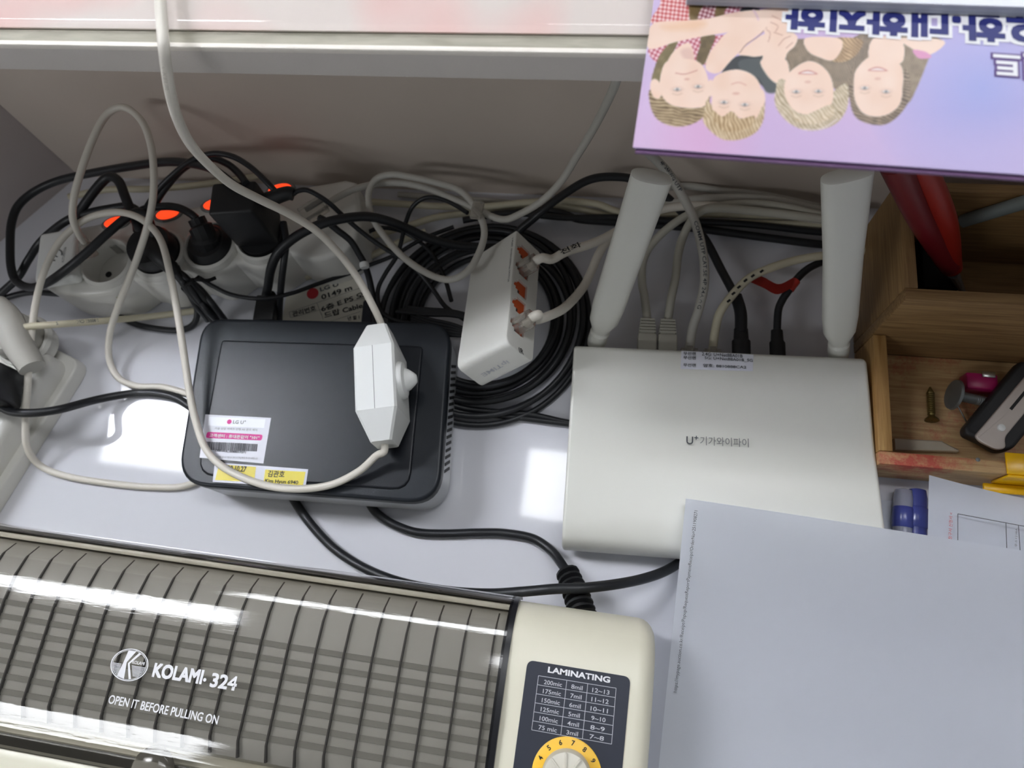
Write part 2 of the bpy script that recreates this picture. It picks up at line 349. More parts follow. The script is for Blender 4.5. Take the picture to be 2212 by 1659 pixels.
cr = nt.nodes.new('ShaderNodeValToRGB'); cr.color_ramp.elements[0].position = 0.45; cr.color_ramp.elements[1].position = 0.68
cr.color_ramp.elements[0].color = (*lin((222, 212, 205)), 1); cr.color_ramp.elements[1].color = (*lin((232, 186, 180)), 1)  # pale sheet colour turning pink in soft noise patches
nt.links.new(nz.outputs[0], cr.inputs[0]); nt.links.new(cr.outputs[0], b_.inputs['Base Color'])
tag(obj('pink_sheet', bm, m), 'pale sheet with pink patches lying under the glass on the upper shelf', 'paper')
bm = B(); box(bm, I4, (-0.75, 0.2215, 0.2573), (0.9, 0.745, 0.2623), 0.0008)
tag(obj('glass_sheet', bm, 'clear_glass'), 'clear glass sheet covering the pale pink sheet on the upper shelf', 'glass')
# ================================================================== laminator
LO = P(1120, 1300, 0.07); LO.z = 0; lx = (LO - Vector((*P(0, 1140, 0.07).xy, 0))).normalized(); LF = fr(LO, lx); ly = Vector((-lx.y, lx.x, 0)); LI = LF.inverted()
def loc(u, v, z): return LI @ P(u, v, z)
lam = thing('laminator', LO + lx * -0.15 + ly * -0.07, 'cream desktop laminator with a smoked see-through cover and a dark dial panel', 'laminator')
PR = prof(LO + lx * -0.45, lx, ly)
hp = [(-0.16, 0.004), (-0.001, 0.004), (0.001, 0.05), (0.001, 0.066), (-0.004, 0.080), (-0.014, 0.0885), (-0.030, 0.0925), (-0.10, 0.0925), (-0.16, 0.086)]
bm = B(); prism(bm, prof(LO, lx, ly), rpoly(hp, 0.012, 5), 0.0, 0.0745, bev=0.009, seg=5); obj('end_housing', bm, 'lam_cream', lam, ang=0.7)
bm = B(); prism(bm, prof(LO + lx * -0.490, lx, ly), rpoly(hp, 0.012, 5), 0.0, 0.043, bev=0.004, seg=3, bevlow=0.009); obj('end_housing', bm, 'lam_cream', lam, ang=0.7)
bm = B(); prism(bm, PR, rpoly([(-0.16, 0.004), (-0.002, 0.004), (0.0, 0.055), (0.0, 0.064), (-0.10, 0.066), (-0.113, 0.080), (-0.16, 0.078)], 0.004, 3), 0.0, 0.4498); obj('body', bm, 'lam_cream', lam)
innp = [(-0.004, 0.060), (-0.006, 0.072), (-0.013, 0.0795), (-0.024, 0.0835), (-0.040, 0.085), (-0.088, 0.085), (-0.097, 0.080), (-0.101, 0.068), (-0.10, 0.062), (-0.01, 0.058)]
bm = B(); prism(bm, PR, innp, 0.01, 0.4485); obj('heat_plate', bm, 'lam_inner', lam)
finp = [(p[0], p[1]) for p in innp]
k = 0; xx = loc(1063, 1400, 0.086).x
px_fins = []
while xx > -0.44:
    bm = B(); prism(bm, prof(LO + lx * xx, lx, ly), [(-0.0045, 0.064), (-0.0075, 0.0738), (-0.0142, 0.081), (-0.0245, 0.0853), (-0.040, 0.087), (-0.088, 0.087), (-0.0965, 0.083), (-0.096, 0.070), (-0.02, 0.066)], -0.0004, 0.0004)
    obj('rib', bm, 'lam_fin', lam); xx -= 0.0155
y0 = loc(620, 1396, 0.085).y; y1 = loc(620, 1602, 0.085).y
for i in range(7):
    y = y0 + (y1 - y0) * i / 6; bm = B(); box(bm, LF, (-0.43, y - 0.0014, 0.0845), (-0.004, y + 0.0014, 0.0856)); obj('air_slot', bm, 'lam_slot', lam)
bm = B(); box(bm, LF, (-0.44, -0.0052, 0.066), (-0.0015, -0.0022, 0.0775), 0.0008); obj('back_bead', bm, 'lam_cream', lam)
bm = B(); box(bm, LF, (-0.44, -0.0012, 0.058), (-0.0015, 0.0012, 0.0690), 0.0005); obj('back_rail', bm, 'lam_fin', lam)
outp = catmull([(0.0030, 0.056, 0), (0.0028, 0.066, 0), (0.0002, 0.075, 0), (-0.006, 0.083, 0), (-0.016, 0.0895, 0), (-0.030, 0.0935, 0), (-0.055, 0.0957, 0), (-0.078, 0.0952, 0), (-0.0865, 0.0940, 0), (-0.0915, 0.0926, 0), (-0.0965, 0.0912, 0), (-0.1015, 0.0897, 0), (-0.1048, 0.0870, 0), (-0.1060, 0.0790, 0)], 5)
bm = B(); ra = [bm.verts.new(PR @ Vector((p.x, p.y, 0.0))) for p in outp]; rb = [bm.verts.new(PR @ Vector((p.x, p.y, 0.4480))) for p in outp]
for i in range(len(outp) - 1): bm.faces.new((ra[i], rb[i], rb[i + 1], ra[i + 1]))
cover = obj('cover', bm, 'smoked', lam, ang=2)
bm = B(); prism(bm, prof(LO + lx * -0.0022, lx, ly), [(p.x, p.y) for p in outp] + [(p.x * 0.985 - 0.0012, p.y - 0.0030) for p in reversed(outp)], -0.0012, 0.0030); obj('seam', bm, 'lam_seam', lam, ang=0.7)
bm = B(); prism(bm, PR, [(-0.1050, 0.0812), (-0.1125, 0.0812), (-0.1125, 0.0780), (-0.1050, 0.0780)], 0.0, 0.448); obj('cover_lip', bm, 'smoked_deep', lam)
mat('smoke_tab', (112, 108, 98), 0.15, coat=0.5); q = P(318, 1668, 0.088); bm = B(); prof_ = [(0.0118 * math.cos(a), 0.006 * math.sin(a)) for a in [math.pi / 2 * i / 8 for i in range(8)]] + [(0.0002, 0.006)]
lathe(bm, fr(Vector((q.x, q.y, 0.083)), lx), prof_, 32); obj('finger_tab', bm, 'smoke_tab', lam, ang=1.5)
ZC = 0.0957
bm = B()   # round badge: ring, letter and hatching
EC = P(280, 1436, ZC); kx = P(281, 1436.14, ZC) - EC; sx = kx.length
EF = fr((EC.x, EC.y, ZC), (P(330, 1444, ZC) - EC))
def ep(x, y): return EF @ Vector((x * sx, y * sx, 0.0002))
N = 48
for (ra_, rb_) in ((1.0, 0.945), (0.91, 0.885)):
    o1 = [bm.verts.new(ep(40 * ra_ * math.cos(2 * math.pi * i / N), 30 * ra_ * math.sin(2 * math.pi * i / N))) for i in range(N)]
    o2 = [bm.verts.new(ep(40 * rb_ * math.cos(2 * math.pi * i / N), 30 * rb_ * math.sin(2 * math.pi * i / N))) for i in range(N)]
    for i in range(N): bm.faces.new((o1[i], o1[(i + 1) % N], o2[(i + 1) % N], o2[i]))
for pts in ([(-10, 27), (8, 28), (-7, 4), (-3, -28), (-20, -24), (-14, 2)], [(14, 25), (19, 23), (0, 2), (12, -26), (7, -27), (-4, 2)]):
    bm.faces.new([bm.verts.new(ep(*p)) for p in pts])
for i in range(9):
    y = -2.2 * i - 1; hw = 36 * math.sqrt(max(0, 1 - (y / 27) ** 2))
    for a, b in ((-hw, -17 - 0.1 * i), (5 + 0.42 * -y, hw)):
        if b - a > 2: bm.faces.new([bm.verts.new(ep(*p)) for p in ((a, y - .5), (b, y - .5), (b, y + .5), (a, y + .5))])
obj('badge', bm, 'ink_white', lam, smooth=False)
text('KOLAMI', lam, 'ink_white', fr(ep(5, 3), EF.col[0].xyz), 26 * sx, 6 * sx, 0.02)
ptext('KOLAMI', lam, 'ink_white', (329, 1461), (434, 1477), 25, ZC, 0.0, fat=0.05)
ptext('.', lam, 'ink_white', (438, 1472), (445, 1473), 7, ZC, 0.04)
ptext('324', lam, 'ink_white', (453, 1483), (508, 1492), 26, ZC, 0.01, fat=0.03)
ptext('OPEN IT BEFORE PULLING ON', lam, 'ink_white', (233, 1519), (469, 1565), 16, ZC, 0.0, fat=0.02)
# control panel
ZP = 0.0926
def c7(x, y): return (1040 + x / 4.057, 1250 + y / 4.057)
A_, B_, C_ = P(*c7(405, 712), ZP), P(*c7(1308, 862), ZP), P(*c7(270, 1800), ZP)
ux = (B_ - A_).normalized(); L1 = (B_ - A_).length; CF = fr((A_.x, A_.y, ZP), ux)
bm = B(); prism(bm, CF, rpoly([(0, 0), (L1, 0), (L1, -0.10 + 0.012), (0, -0.10 + 0.012)], 0.0035), -0.0004, 0.0003); obj('control_panel', bm, 'lam_panel', lam)
ZT = ZP + 0.0004
ptext('LAMINATING', lam, 'ink_white', c7(580, 822), c7(1125, 915), 12.5, ZT, 0.035)
def tb(s, t):
    a = Vector((500, 850)).lerp(Vector((1180, 960)), s); b = Vector((440, 1325)).lerp(Vector((1140, 1450)), s); q = a.lerp(b, t); return c7(q.x, q.y)
bm = B()
for s in (0, 0.365, 0.635, 1): line(bm, P(*tb(s, 0), ZT).xy, P(*tb(s, 1), ZT).xy, 0.00025, ZT)
for i in range(7): line(bm, P(*tb(0, i / 6), ZT).xy, P(*tb(1, i / 6), ZT).xy, 0.00025, ZT)
obj('setting_table', bm, 'print_pale', lam, smooth=False)
for i, row in enumerate((('200mic', '8mil', '12~13'), ('175mic', '7mil', '11~12'), ('150mic', '6mil', '10~11'), ('125mic', '5mil', '9~10'), ('100mic', '4mil', '8~9'), ('75 mic', '3mil', '7~8'))):
    for (s0, s1), tx in zip(((0.08, 0.31), (0.43, 0.575), (0.70, 0.92)), row):
        k = 0.8 if (tx[1] in '~' and s0 > .6) else 1.0
        ptext(tx, lam, 'print_pale', tb(s0 + (1 - k) * .1, (i + 0.82) / 6), tb(s1 - (1 - k) * .1, (i + 0.82) / 6), 9, ZT, 0.01)
DC = P(1224, 1674, ZP); DF = fr((DC.x, DC.y, ZP), ux)
dr = 0.0168
bm = B(); lathe(bm, DF, [(dr, 0.0), (dr, 0.0009), (dr - 0.0006, 0.0012), (0.003, 0.0012)], 64); dial = obj('dial_ring', bm, 'dial_yellow', lam, ang=0.5)
for i, t_ in enumerate('4567891'):
    a = math.radians(158 - 24.5 * i); c = DF @ Vector((0.0144 * math.cos(a), 0.0144 * math.sin(a), 0)); x = DF.to_3x3() @ Vector((math.sin(a), -math.cos(a), 0)); 
    tf = fr((c.x, c.y, ZP + 0.0012), x); tf = tf @ T(0, -0.0012, 0)
    text(t_, dial, 'ink', tf, None, 0.0024, 0.02, align='CENTER')
kp = [(0.0118, 0.001), (0.0118, 0.006), (0.0108, 0.008), (0.006, 0.009), (0.0005, 0.009)]
bm = B(); lathe(bm, DF, kp, 64); knob = obj('dial_knob', bm, 'dial_cream', lam, ang=0.5)
for i in range(9):
    a = 2 * math.pi * i / 9 + 0.3; bm = B(); box(bm, DF @ Matrix.Rotation(a, 4, 'Z'), (0.004, -0.0005, 0.0083), (0.0108, 0.0005, 0.0097), 0.0004); obj('grip_ridge', bm, 'dial_cream', knob)
for sx_, sy_ in ((-0.42, -0.02), (-0.42, -0.14), (0.05, -0.02), (0.05, -0.14)):
    bm = B(); lathe(bm, LF @ T(sx_, sy_, 0), [(0.008, 0.0), (0.008, 0.005)], 16); obj('foot', bm, 'black_matte', lam)
# ================================================================== wifi router
ro = thing('wifi_router', (0.073, 0.115, 0), 'white wifi router with two upright antennas and cables plugged in its back', 'router')
rA = P(1240, 744, 0.034); rB = P(1873, 772, 0.034); rC = P(1203, 1178, 0.034); rx_ = (rB - rA); RW = rx_.length; RF = fr((rA.x, rA.y, 0), rx_); ry_ = RF.col[1].xyz; rxd = RF.col[0].xyz
RD = -(RF.inverted() @ rC).y
rp = [(-RD, 0.007), (-0.002, 0.007), (0.0, 0.012), (0.0, 0.032), (-0.0025, 0.0345), (-0.02, 0.0345), (-0.045, 0.0330), (-0.062, 0.0322), (-0.08, 0.0335), (-0.11, 0.0345), (-RD + 0.014, 0.0340), (-RD + 0.004, 0.030), (-RD, 0.022)]
rp = rpoly(rp, 0.004, 4)
bm = B(); prism(bm, prof(RF.col[3].xyz, rxd, ry_), rp, 0.0, RW, bev=0.003, seg=4, bevlow=0.002)
for v in bm.verts:   # the case widens a little towards the front
    l = RF.inverted() @ v.co
    if l.x > RW / 2: v.co += rxd * (-l.y) * 0.03
bmesh.ops.recalc_face_normals(bm, faces=bm.faces)
cut = B(); ports = []
for u in (1397, 1441, 1488, 1538, 1601, 1679):
    x = (RF.inverted() @ P(u, 750, 0.018)).x; ports.append(x)
    if u < 1560: box(cut, RF, (x - 0.0063, -0.010, 0.0125), (x + 0.0063, 0.002, 0.0245))
    else: box(cut, RF, (x - 0.0068, -0.010, 0.0115), (x + 0.0068, 0.002, 0.0255))
bm = carve(bm, cut); obj('case', bm, 'router_white', ro, ang=0.5)
for sx_, sy_ in ((0.02, -0.02), (RW - 0.02, -0.02), (0.02, -RD + 0.02), (RW - 0.02, -RD + 0.02)):
    bm = B(); lathe(bm, RF @ T(sx_, sy_, 0), [(0.006, 0.0), (0.006, 0.0072)], 16); obj('foot', bm, 'black_matte', ro)
ZR = 0.0348
flatpoly('sticker', [(1472, 758), (1628, 766), (1626, 802), (1470, 797)], ZR, 'sticker_white', ro, lift=0.0)
for i, (a, b, tx) in enumerate((((1476, 767), (1503, 768), '무선랜'), ((1516, 768), (1604, 773), '2.4G: U+Net88A01B'), ((1476, 776), (1503, 777), '무선랜'), ((1522, 777), (1626, 783), '5G: U+Net88A01B_5G'), ((1476, 792), (1503, 793), '무선랜'), ((1519, 793), (1612, 797), '암호: 8810888CA2'))):
    ptext(tx, ro, 'ink_soft', a, b, 8, ZR + 0.0002, 0.012)
ptext('U', ro, 'ink_soft', (1482, 960), (1497, 961), 18, 0.0334, 0.012, lift=0.0008); ptext('+', ro, 'ink_soft', (1499, 950), (1508, 951), 9, 0.0334, 0.02, lift=0.0008)
ptext('기가와이파이', ro, 'ink_grey', (1512, 962), (1617, 967), 20, 0.0334, 0.0, lift=0.0008)
def antenna(base_px, tip_px, wtip, roll, zt):
    b0 = P(*base_px, 0.024); tp = P(*tip_px, zt); ax = (tp - b0).normalized(); L = (tp - b0).length
    side = ax.cross(Vector((math.cos(roll), math.sin(roll), 0)).cross(ax)).normalized()
    side = Vector((math.cos(roll), math.sin(roll), 0)); side = (side - ax * side.dot(ax)).normalized()
    F = fr(b0, side, None, ax); secs = []
    def sec(z, hw, ht, e=2.6, n=28):
        return [(hw * abs(math.cos(a)) ** (2 / e) * (1 if math.cos(a) >= 0 else -1), ht * abs(math.sin(a)) ** (2 / e) * (1 if math.sin(a) >= 0 else -1), z) for a in [2 * math.pi * i / n for i in range(n)]]
    for z, hw, ht in ((0.010, 0.0052, 0.0045), (0.014, 0.0066, 0.0055), (0.021, 0.0095, 0.0062), (0.034, 0.0105, 0.0062), (L * .6, 0.0108, 0.0062), (L - 0.004, wtip, 0.0064), (L - 0.001, wtip, 0.0062), (L, wtip - 0.0014, 0.0050)):
        secs.append(sec(z, hw, ht))
    bm = B(); loft(bm, F, secs); an = obj('antenna', bm, 'router_white', ro, ang=0.7)
    bm = B(); lathe(bm, F, [(0.0060, -0.004), (0.0066, 0.0), (0.0066, 0.009), (0.0052, 0.0105)], 24); obj('hinge', bm, 'router_white', an)
antenna((1290, 735), (1409, 378), 0.0112, math.radians(0), 0.152)
antenna((1811, 762), (1830, 374), 0.0128, math.radians(8), 0.152)
# ================================================================== black modem
gw = thing('modem', (-0.19, 0.125, 0), 'black modem with a grey vented base, white sticker and yellow label', 'modem')
ZG = 0.040
gl = [P(*p, ZG).xy for p in ((437, 686), (975, 697), (948, 1090), (379, 1046))]
bm = B(); prism(bm, I4, rpoly(gl, [0.017, 0.017, 0.022, 0.022], 8), 0.032, ZG, bev=0.0022, seg=3); obj('lid', bm, 'gate_black', gw, ang=0.8)
pl = [P(*p, ZG + .001).xy for p in ((478, 734), (914, 747), (884, 1060), (425, 1026))]
bm = B(); prism(bm, I4, rpoly(pl, [0.003, 0.004, 0.012, 0.012], 4), ZG - 0.0005, ZG + 0.0011, bev=0.0011, seg=2); obj('lid_panel', bm, 'gate_dark', gw, ang=0.8)
cc = sum((Vector(p) for p in gl), Vector((0, 0))) / 4
gb = [cc + (Vector(p) - cc) * 0.995 for p in gl]
bm = B(); prism(bm, I4, rpoly(gb, [0.017, 0.017, 0.022, 0.022], 8), 0.005, 0.032, bevlow=0.0015, seg=3)
base_ = obj('base', bm, 'gate_silver', gw, ang=0.8)
e0 = Vector((*gb[1], 0)); e1 = Vector((*gb[2], 0)); ed = (e1 - e0).normalized(); EFm = fr(e0, ed); L = (e1 - e0).length
for i in range(17):
    t = 0.024 + (L - 0.05) * i / 16; bm = B(); box(bm, EFm @ T(t, 0, 0.020) @ Matrix.Rotation(0.35, 4, 'Y'), (-0.0010, -0.0004, -0.0085), (0.0010, 0.0003, 0.0085)); obj('vent_slot', bm, 'ink', gw)
for i in range(4):
    v = cc + (Vector(gb[i]) - cc) * 0.8; bm = B(); lathe(bm, T(v.x, v.y, 0), [(0.006, 0.0), (0.006, 0.0055)], 16); obj('foot', bm, 'black_matte', gw)
ZS = ZG + 0.0011
def c2(x, y): return (370 + x / 3.19, 600 + y / 3.19)
st = flatpoly('sticker', [c2(*p) for p in ((235, 942), (688, 966), (635, 1280), (195, 1240))], ZS, 'sticker_grey', gw, lift=0.0001)
flatpoly('white_patch', [c2(*p) for p in ((262, 958), (650, 975), (640, 1036), (252, 1018))], ZS, 'sticker_white', st, lift=0.00016)
bm = B(); q = P(*c2(401, 993), ZS); lathe(bm, T(q.x, q.y, ZS), [(0.0016, 0.0), (0.0016, 0.0003)], 20); obj('logo_dot', bm, 'ink_magenta', st)
ptext('LG U⁺', st, 'ink_grey', c2(425, 1006), c2(512, 1010), 8, ZS, 0.02, lift=0.0003)
ptext('기술 상담 서비스 신청 AS 문의 해지', st, 'ink_grey', c2(300, 1046), c2(592, 1058), 5, ZS, 0.0, lift=0.0003)
flatpoly('magenta_band', [c2(*p) for p in ((248, 1062), (632, 1082), (624, 1122), (238, 1104))], ZS, 'ink_magenta', st, lift=0.00022, r=0.0015)
ptext('고객센터 : 휴대폰없이 "101"', st, 'ink_white', c2(262, 1098), c2(606, 1116), 7.5, ZS, 0.02, lift=0.0004)
bm = B(); random.seed(3); x = 240.0
while x < 592:
    wd = random.choice((2.5, 4, 6)); a, b = c2(x, 1128 + (x - 240) * 0.05), c2(x + wd, 1128 + (x + wd - 240) * 0.05); c, d = c2(x + wd - 7, 1186 + (x + wd - 240) * 0.03), c2(x - 7, 1186 + (x - 240) * 0.03)
    f = bm.faces.new([bm.verts.new(P(*p, ZS + 0.0003)) for p in (d, c, b, a)]); x += wd + random.choice((2.5, 4))
obj('barcode', bm, 'ink', st, smooth=False)
ptext('U8810UL_0088017271', st, 'ink', c2(302, 1200), c2(512, 1214), 5, ZS, 0.02, lift=0.0003)
ptext('본 단말기는 임대용 입니다 해지시 반드시 반납하여 주시기 바랍니다', st, 'ink_grey', c2(245, 1240), c2(596, 1254), 4.5, ZS, 0, lift=0.0003)
yl = flatpoly('name_label', [c2(*p) for p in ((300, 1272), (944, 1320), (925, 1445), (285, 1408))], ZS, 'sticker_grey', gw, lift=0.0001)
flatpoly('yellow_field', [c2(*p) for p in ((330, 1286), (584, 1304), (572, 1408), (302, 1394))], ZS, 'label_yellow', yl, lift=0.0002)
flatpoly('yellow_field', [c2(*p) for p in ((648, 1322), (926, 1338), (908, 1432), (636, 1410))], ZS, 'label_yellow', yl, lift=0.0002)
ptext('2020.10.27', yl, 'ink', c2(345, 1330), c2(515, 1340), 12, ZS, 0.03, lift=0.0003)
ptext('김관호', yl, 'ink', c2(662, 1372), c2(778, 1378), 14, ZS, 0.02, lift=0.0003)
ptext('Kim Hyun 6940', yl, 'ink', c2(644, 1418), c2(872, 1432), 10, ZS, 0.025, lift=0.0003)
# ================================================================== inline dimmer and its white cord
dt = P(808, 700, 0.066); db = P(818, 942, 0.066); dl = (dt - db); DL = dl.length; dc = (dt + db) / 2; top = P(807, 812, 0.079)
DMF = fr(Vector((top.x + 0.0004, top.y, 0.0608)), (dl.y, -dl.x, 0))
dim = thing('dimmer_cord', Vector((top.x, top.y, 0.042)), 'white cord with an inline dimmer switch lying on the black modem', 'dimmer cord')
def rs(y, hx, hz, c=0.0014): return [(hx, y, hz - c), (hx - c, y, hz), (-hx + c, y, hz), (-hx, y, hz - c), (-hx, y, -hz + c), (-hx + c, y, -hz), (hx - c, y, -hz), (hx, y, -hz + c)]
hl = DL / 2 + 0.001
bm = B(); loft(bm, DMF, [rs(-hl, 0.0066, 0.0095), rs(-hl + 0.018, 0.0128, 0.018), rs(hl - 0.018, 0.0128, 0.018), rs(hl, 0.0066, 0.0095)]); dsw = obj('switch_body', bm, 'white_plastic', dim, ang=0.3)
bm = B(); box(bm, DMF, (-0.0007, -hl + 0.018, 0.0176), (-0.0004, hl - 0.018, 0.01808)); obj('case_seam', bm, 'ink_grey', dsw)
KF = DMF @ T(0.0126, 0.0, 0.0045) @ Matrix.Rotation(math.pi / 2, 4, 'Y')
bm = B(); lathe(bm, KF, [(0.0118, -0.001), (0.0122, 0.0015), (0.0112, 0.0032), (0.0074, 0.0042), (0.0066, 0.006), (0.0040, 0.0092), (0.0026, 0.0106), (0.0006, 0.0110)], 40); obj('knob', bm, 'white_plastic', dim, ang=0.7)
endT = DMF @ Vector((0, hl - 0.002, 0)); endB = DMF @ Vector((0, -hl + 0.002, 0))
cr_ = 0.0024
cord('supply_cord', [(344, -60, 0.2655), (346, 0, 0.2655), (350, 55, 0.2655), (354, 100, 0.2645), (360, 150, 0.256), (369, 205, 0.245), (385, 260, 0.230), (412, 312, 0.212), (450, 355, 0.193), (500, 398, 0.170), (560, 430, 0.150), (625, 462, 0.130), (685, 500, 0.112), (733, 548, 0.098), (772, 600, 0.086), (800, 650, 0.076), endT + Vector((0, 0.006, 0.001)), endT], cr_, 'white_cord', dim)
cord('plug_cord', [endB, endB + Vector((0, -0.006, -0.002)), (812, 985, 0.054), (775, 1018, 0.049), (715, 1047, 0.0455), (640, 1056, 0.0450), (565, 1046, 0.0450), (490, 1014, 0.0450), (446, 972, 0.0455), (423, 910, 0.048), (409, 845, 0.052), (398, 770, 0.057), (384, 680, 0.064), (369, 600, 0.071), (350, 525, 0.078), (322, 486, 0.080), (285, 464, 0.080), (240, 459, 0.078), (185, 474, 0.074), (135, 515, 0.070), (100, 575, 0.064), (78, 650, 0.055), (66, 740, 0.047), (60, 830, 0.040), (55, 915, 0.030), (60, 970, 0.018), (90, 1008, 0.006), (150, 1030, 0.0028), (240, 1044, 0.0028), (330, 1052, 0.0028), (405, 1048, 0.0028), (470, 1010, 0.0028), (500, 930, 0.0028), (470, 872, 0.0028), (405, 850, 0.0032), (350, 836, 0.0035), (295, 834, 0.004), (256, 816, 0.007), (236, 775, 0.012), (237, 722, 0.022), (254, 665, 0.036), (277, 608, 0.052), (299, 550, 0.066), (318, 490, 0.080), (330, 430, 0.090), (332, 370, 0.098), (325, 310, 0.104), (305, 260, 0.108), (268, 232, 0.110), (232, 246, 0.108), (203, 295, 0.104), (180, 355, 0.098), (161, 420, 0.090), (157, 470, 0.080), (170, 505, 0.068), (184, 527, 0.056)], cr_, 'white_cord', dim)
# ================================================================== main power strip
s1 = P(229, 564, 0.044); s4 = P(565, 510, 0.044); SF = fr((s1.x, s1.y, 0), (s4 - s1)); SP = 0.0391; sdx = SF.col[0].xyz; sdy = SF.col[1].xyz
ps = thing('power_strip', SF @ Vector((0.07, 0, 0)), 'white multi outlet power strip with glowing red switches along the back wall', 'power strip')
out = [(-0.050, 0.030), (-0.047, 0.036), (0.186, 0.0405), (0.190, 0.036)]
fx = [0.190 - 0.245 * i / 60 for i in range(61)]
fpts = []
for x in fx:
    k = max(0, min(4, round(x / SP))); dxx = abs(x - k * SP); y = -0.0155 - 0.0085 * math.cos(min(math.pi / 2, dxx / (SP / 2) * math.pi / 2)) ** 1.2
    if x > 4 * SP + 0.0: y = -math.sqrt(max(0, 1 - ((x - 4 * SP) / 0.0336) ** 2)) * 0.024
    if x < 0: y = -math.sqrt(max(0, 1 - (x / 0.0552) ** 2)) * 0.024
    fpts.append((x, y))
out = [(-0.055, 0.012), (-0.054, 0.030), (-0.048, 0.037), (0.180, 0.0410), (0.188, 0.037), (0.190, 0.02)] + fpts
bm = B(); prism(bm, SF, out, 0.001, 0.0395, bev=0.004, seg=4)
cut = B()
for i in range(4): lathe(cut, SF @ T(i * SP, 0, 0), [(0.0172, 0.026), (0.0172, 0.060)], 40)
bm = carve(bm, cut); obj('strip_body', bm, 'strip_white', ps, ang=0.5)
for i in range(4):
    c = SF @ T(i * SP, 0, 0); bm = B(); lathe(bm, c, [(0.0171, 0.0262), (0.0171, 0.0440), (0.0180, 0.0450), (0.0200, 0.0440), (0.0212, 0.0385), (0.0212, 0.030)], 44, cap=False); so = obj('socket', bm, 'strip_white', ps, ang=0.8)
    for s in (-1, 1):
        bm = B(); lathe(bm, c @ T(s * 0.0095, 0, 0), [(0.0024, 0.0262), (0.0024, 0.0266)], 16); obj('contact_hole', bm, 'ink', so)
        bm = B(); box(bm, c, (-0.0025, s * 0.0163 - 0.0006, 0.028), (0.0025, s * 0.0163 + 0.0006, 0.038)); obj('earth_clip', bm, 'metal', so)
    bm = B(); sw = P(*((252, 482), (364, 464), (466, 443), (606, 411))[i], 0.0395); cs = fr(sw, sdx) @ Matrix.Rotation(0.05, 4, 'Z')
    el = [(0.0118 * math.cos(a), 0.0062 * math.sin(a)) for a in [2 * math.pi * j / 28 for j in range(28)]]; prism(bm, cs, el, -0.001, 0.0012, bev=0.0008); bz = obj('switch_bezel', bm, 'steel_grey', ps)
    el = [(0.0088 * math.cos(a), 0.0044 * math.sin(a)) for a in [2 * math.pi * j / 28 for j in range(28)]]; bm = B(); prism(bm, cs, el, 0.0, 0.0026, bev=0.0012); obj('lit_switch', bm, 'switch_red', bz)
# olive maker's mark on the front side
mk = B(); y_ = -0.0243
MF = fr(SF @ Vector((0.008, -0.0243, 0.030)), sdx, None, -sdy)
for pts in ([(-0.006, 0.003), (0.001, 0.003), (-0.003, -0.003)],): mk.faces.new([mk.verts.new(MF @ Vector((*p, 0.0004))) for p in pts])
obj('printed_mark', mk, 'ink_olive', ps, smooth=False)
# certification mark on the end plate
ep_ = SF @ Vector((-0.030, 0.006, 0.0396))
bm = B(); box(bm, SF, (-0.049, -0.013, 0.039), (-0.019, 0.028, 0.0515), 0.003, 3)
kp_ = tag(obj('white_plug', bm, 'white_plastic'), 'white plug with a round grey mark at the left end of the power strip', 'plug')
q0 = P(184, 527, 0.056)
bm = B(); sweep(bm, catmull([P(181, 520, 0.058), P(186, 535, 0.053), P(193, 552, 0.048)], 6), lambda t: 0.0036 + 0.003 * t, 16); obj('strain_relief', bm, 'clear_plug', kp_)
kq = fr(P(119, 566, 0.0516), P(124, 530, .0516) - P(119, 568, .0516))
bm = B(); N = 28; cq = P(121, 551, 0.0517)
for ra_, rb_ in ((0.0050, 0.0040),):
    o1 = [bm.verts.new(cq + Vector((ra_ * math.cos(2 * math.pi * i / N), ra_ * math.sin(2 * math.pi * i / N), 0.0002))) for i in range(N)]; o2 = [bm.verts.new(cq + Vector((rb_ * math.cos(2 * math.pi * i / N), rb_ * math.sin(2 * math.pi * i / N), 0.0002))) for i in range(N - 5)]
    for i in range(N - 6): bm.faces.new((o1[i], o1[i + 1], o2[i + 1], o2[i]))
obj('round_mark', bm, 'ink_grey', kp_, smooth=False)
ptext('K', kp_, 'ink_grey', (116, 558), (126, 555), 12, 0.0516, 0.03)
ptext('AUTOMATION', kp_, 'ink_grey', (138, 567), (144, 534), 5, 0.0516, 0.0)
# ================================================================== second power strip, lower left
a0 = P(198, 792, 0); b0 = P(0, 1110, 0); PF = fr(a0, (a0 - b0)); 
p2 = thing('power_strip', PF @ Vector((-0.06, 0.03, 0)), 'white power strip at the left picture edge holding a grey plug', 'power strip')
bm = B(); prism(bm, PF, rpoly([(0, 0), (0.002, 0.062), (-0.137, 0.062), (-0.137, 0)], 0.012), 0.0005, 0.012, bev=0.002); obj('base_plate', bm, 'strip_white', p2)
bm = B(); prism(bm, PF, rpoly([(-0.006, 0.006), (-0.004, 0.058), (-0.133, 0.058), (-0.133, 0.006)], 0.012), 0.012, 0.032, bev=0.006, seg=5)
cut = B(); sc2 = PF.inverted() @ P(66, 742, 0.032)
for i in range(2): lathe(cut, PF @ T(sc2.x - i * 0.04, 0.034, 0), [(0.0172, 0.018), (0.0172, 0.05)], 36)
bm = carve(bm, cut); obj('strip_body', bm, 'strip_white', p2, ang=0.5)
for i in range(2):
    bm = B(); lathe(bm, PF @ T(sc2.x - i * 0.04, 0.034, 0), [(0.0171, 0.0182), (0.0171, 0.0335), (0.0180, 0.0343), (0.0196, 0.0335), (0.0205, 0.030)], 36, cap=False); obj('socket', bm, 'strip_white', p2)
pw = PF @ Vector((sc2.x, 0.034, 0.019))
gp = thing('grey_plug', pw, 'worn grey white angled plug in the left power strip', 'plug')
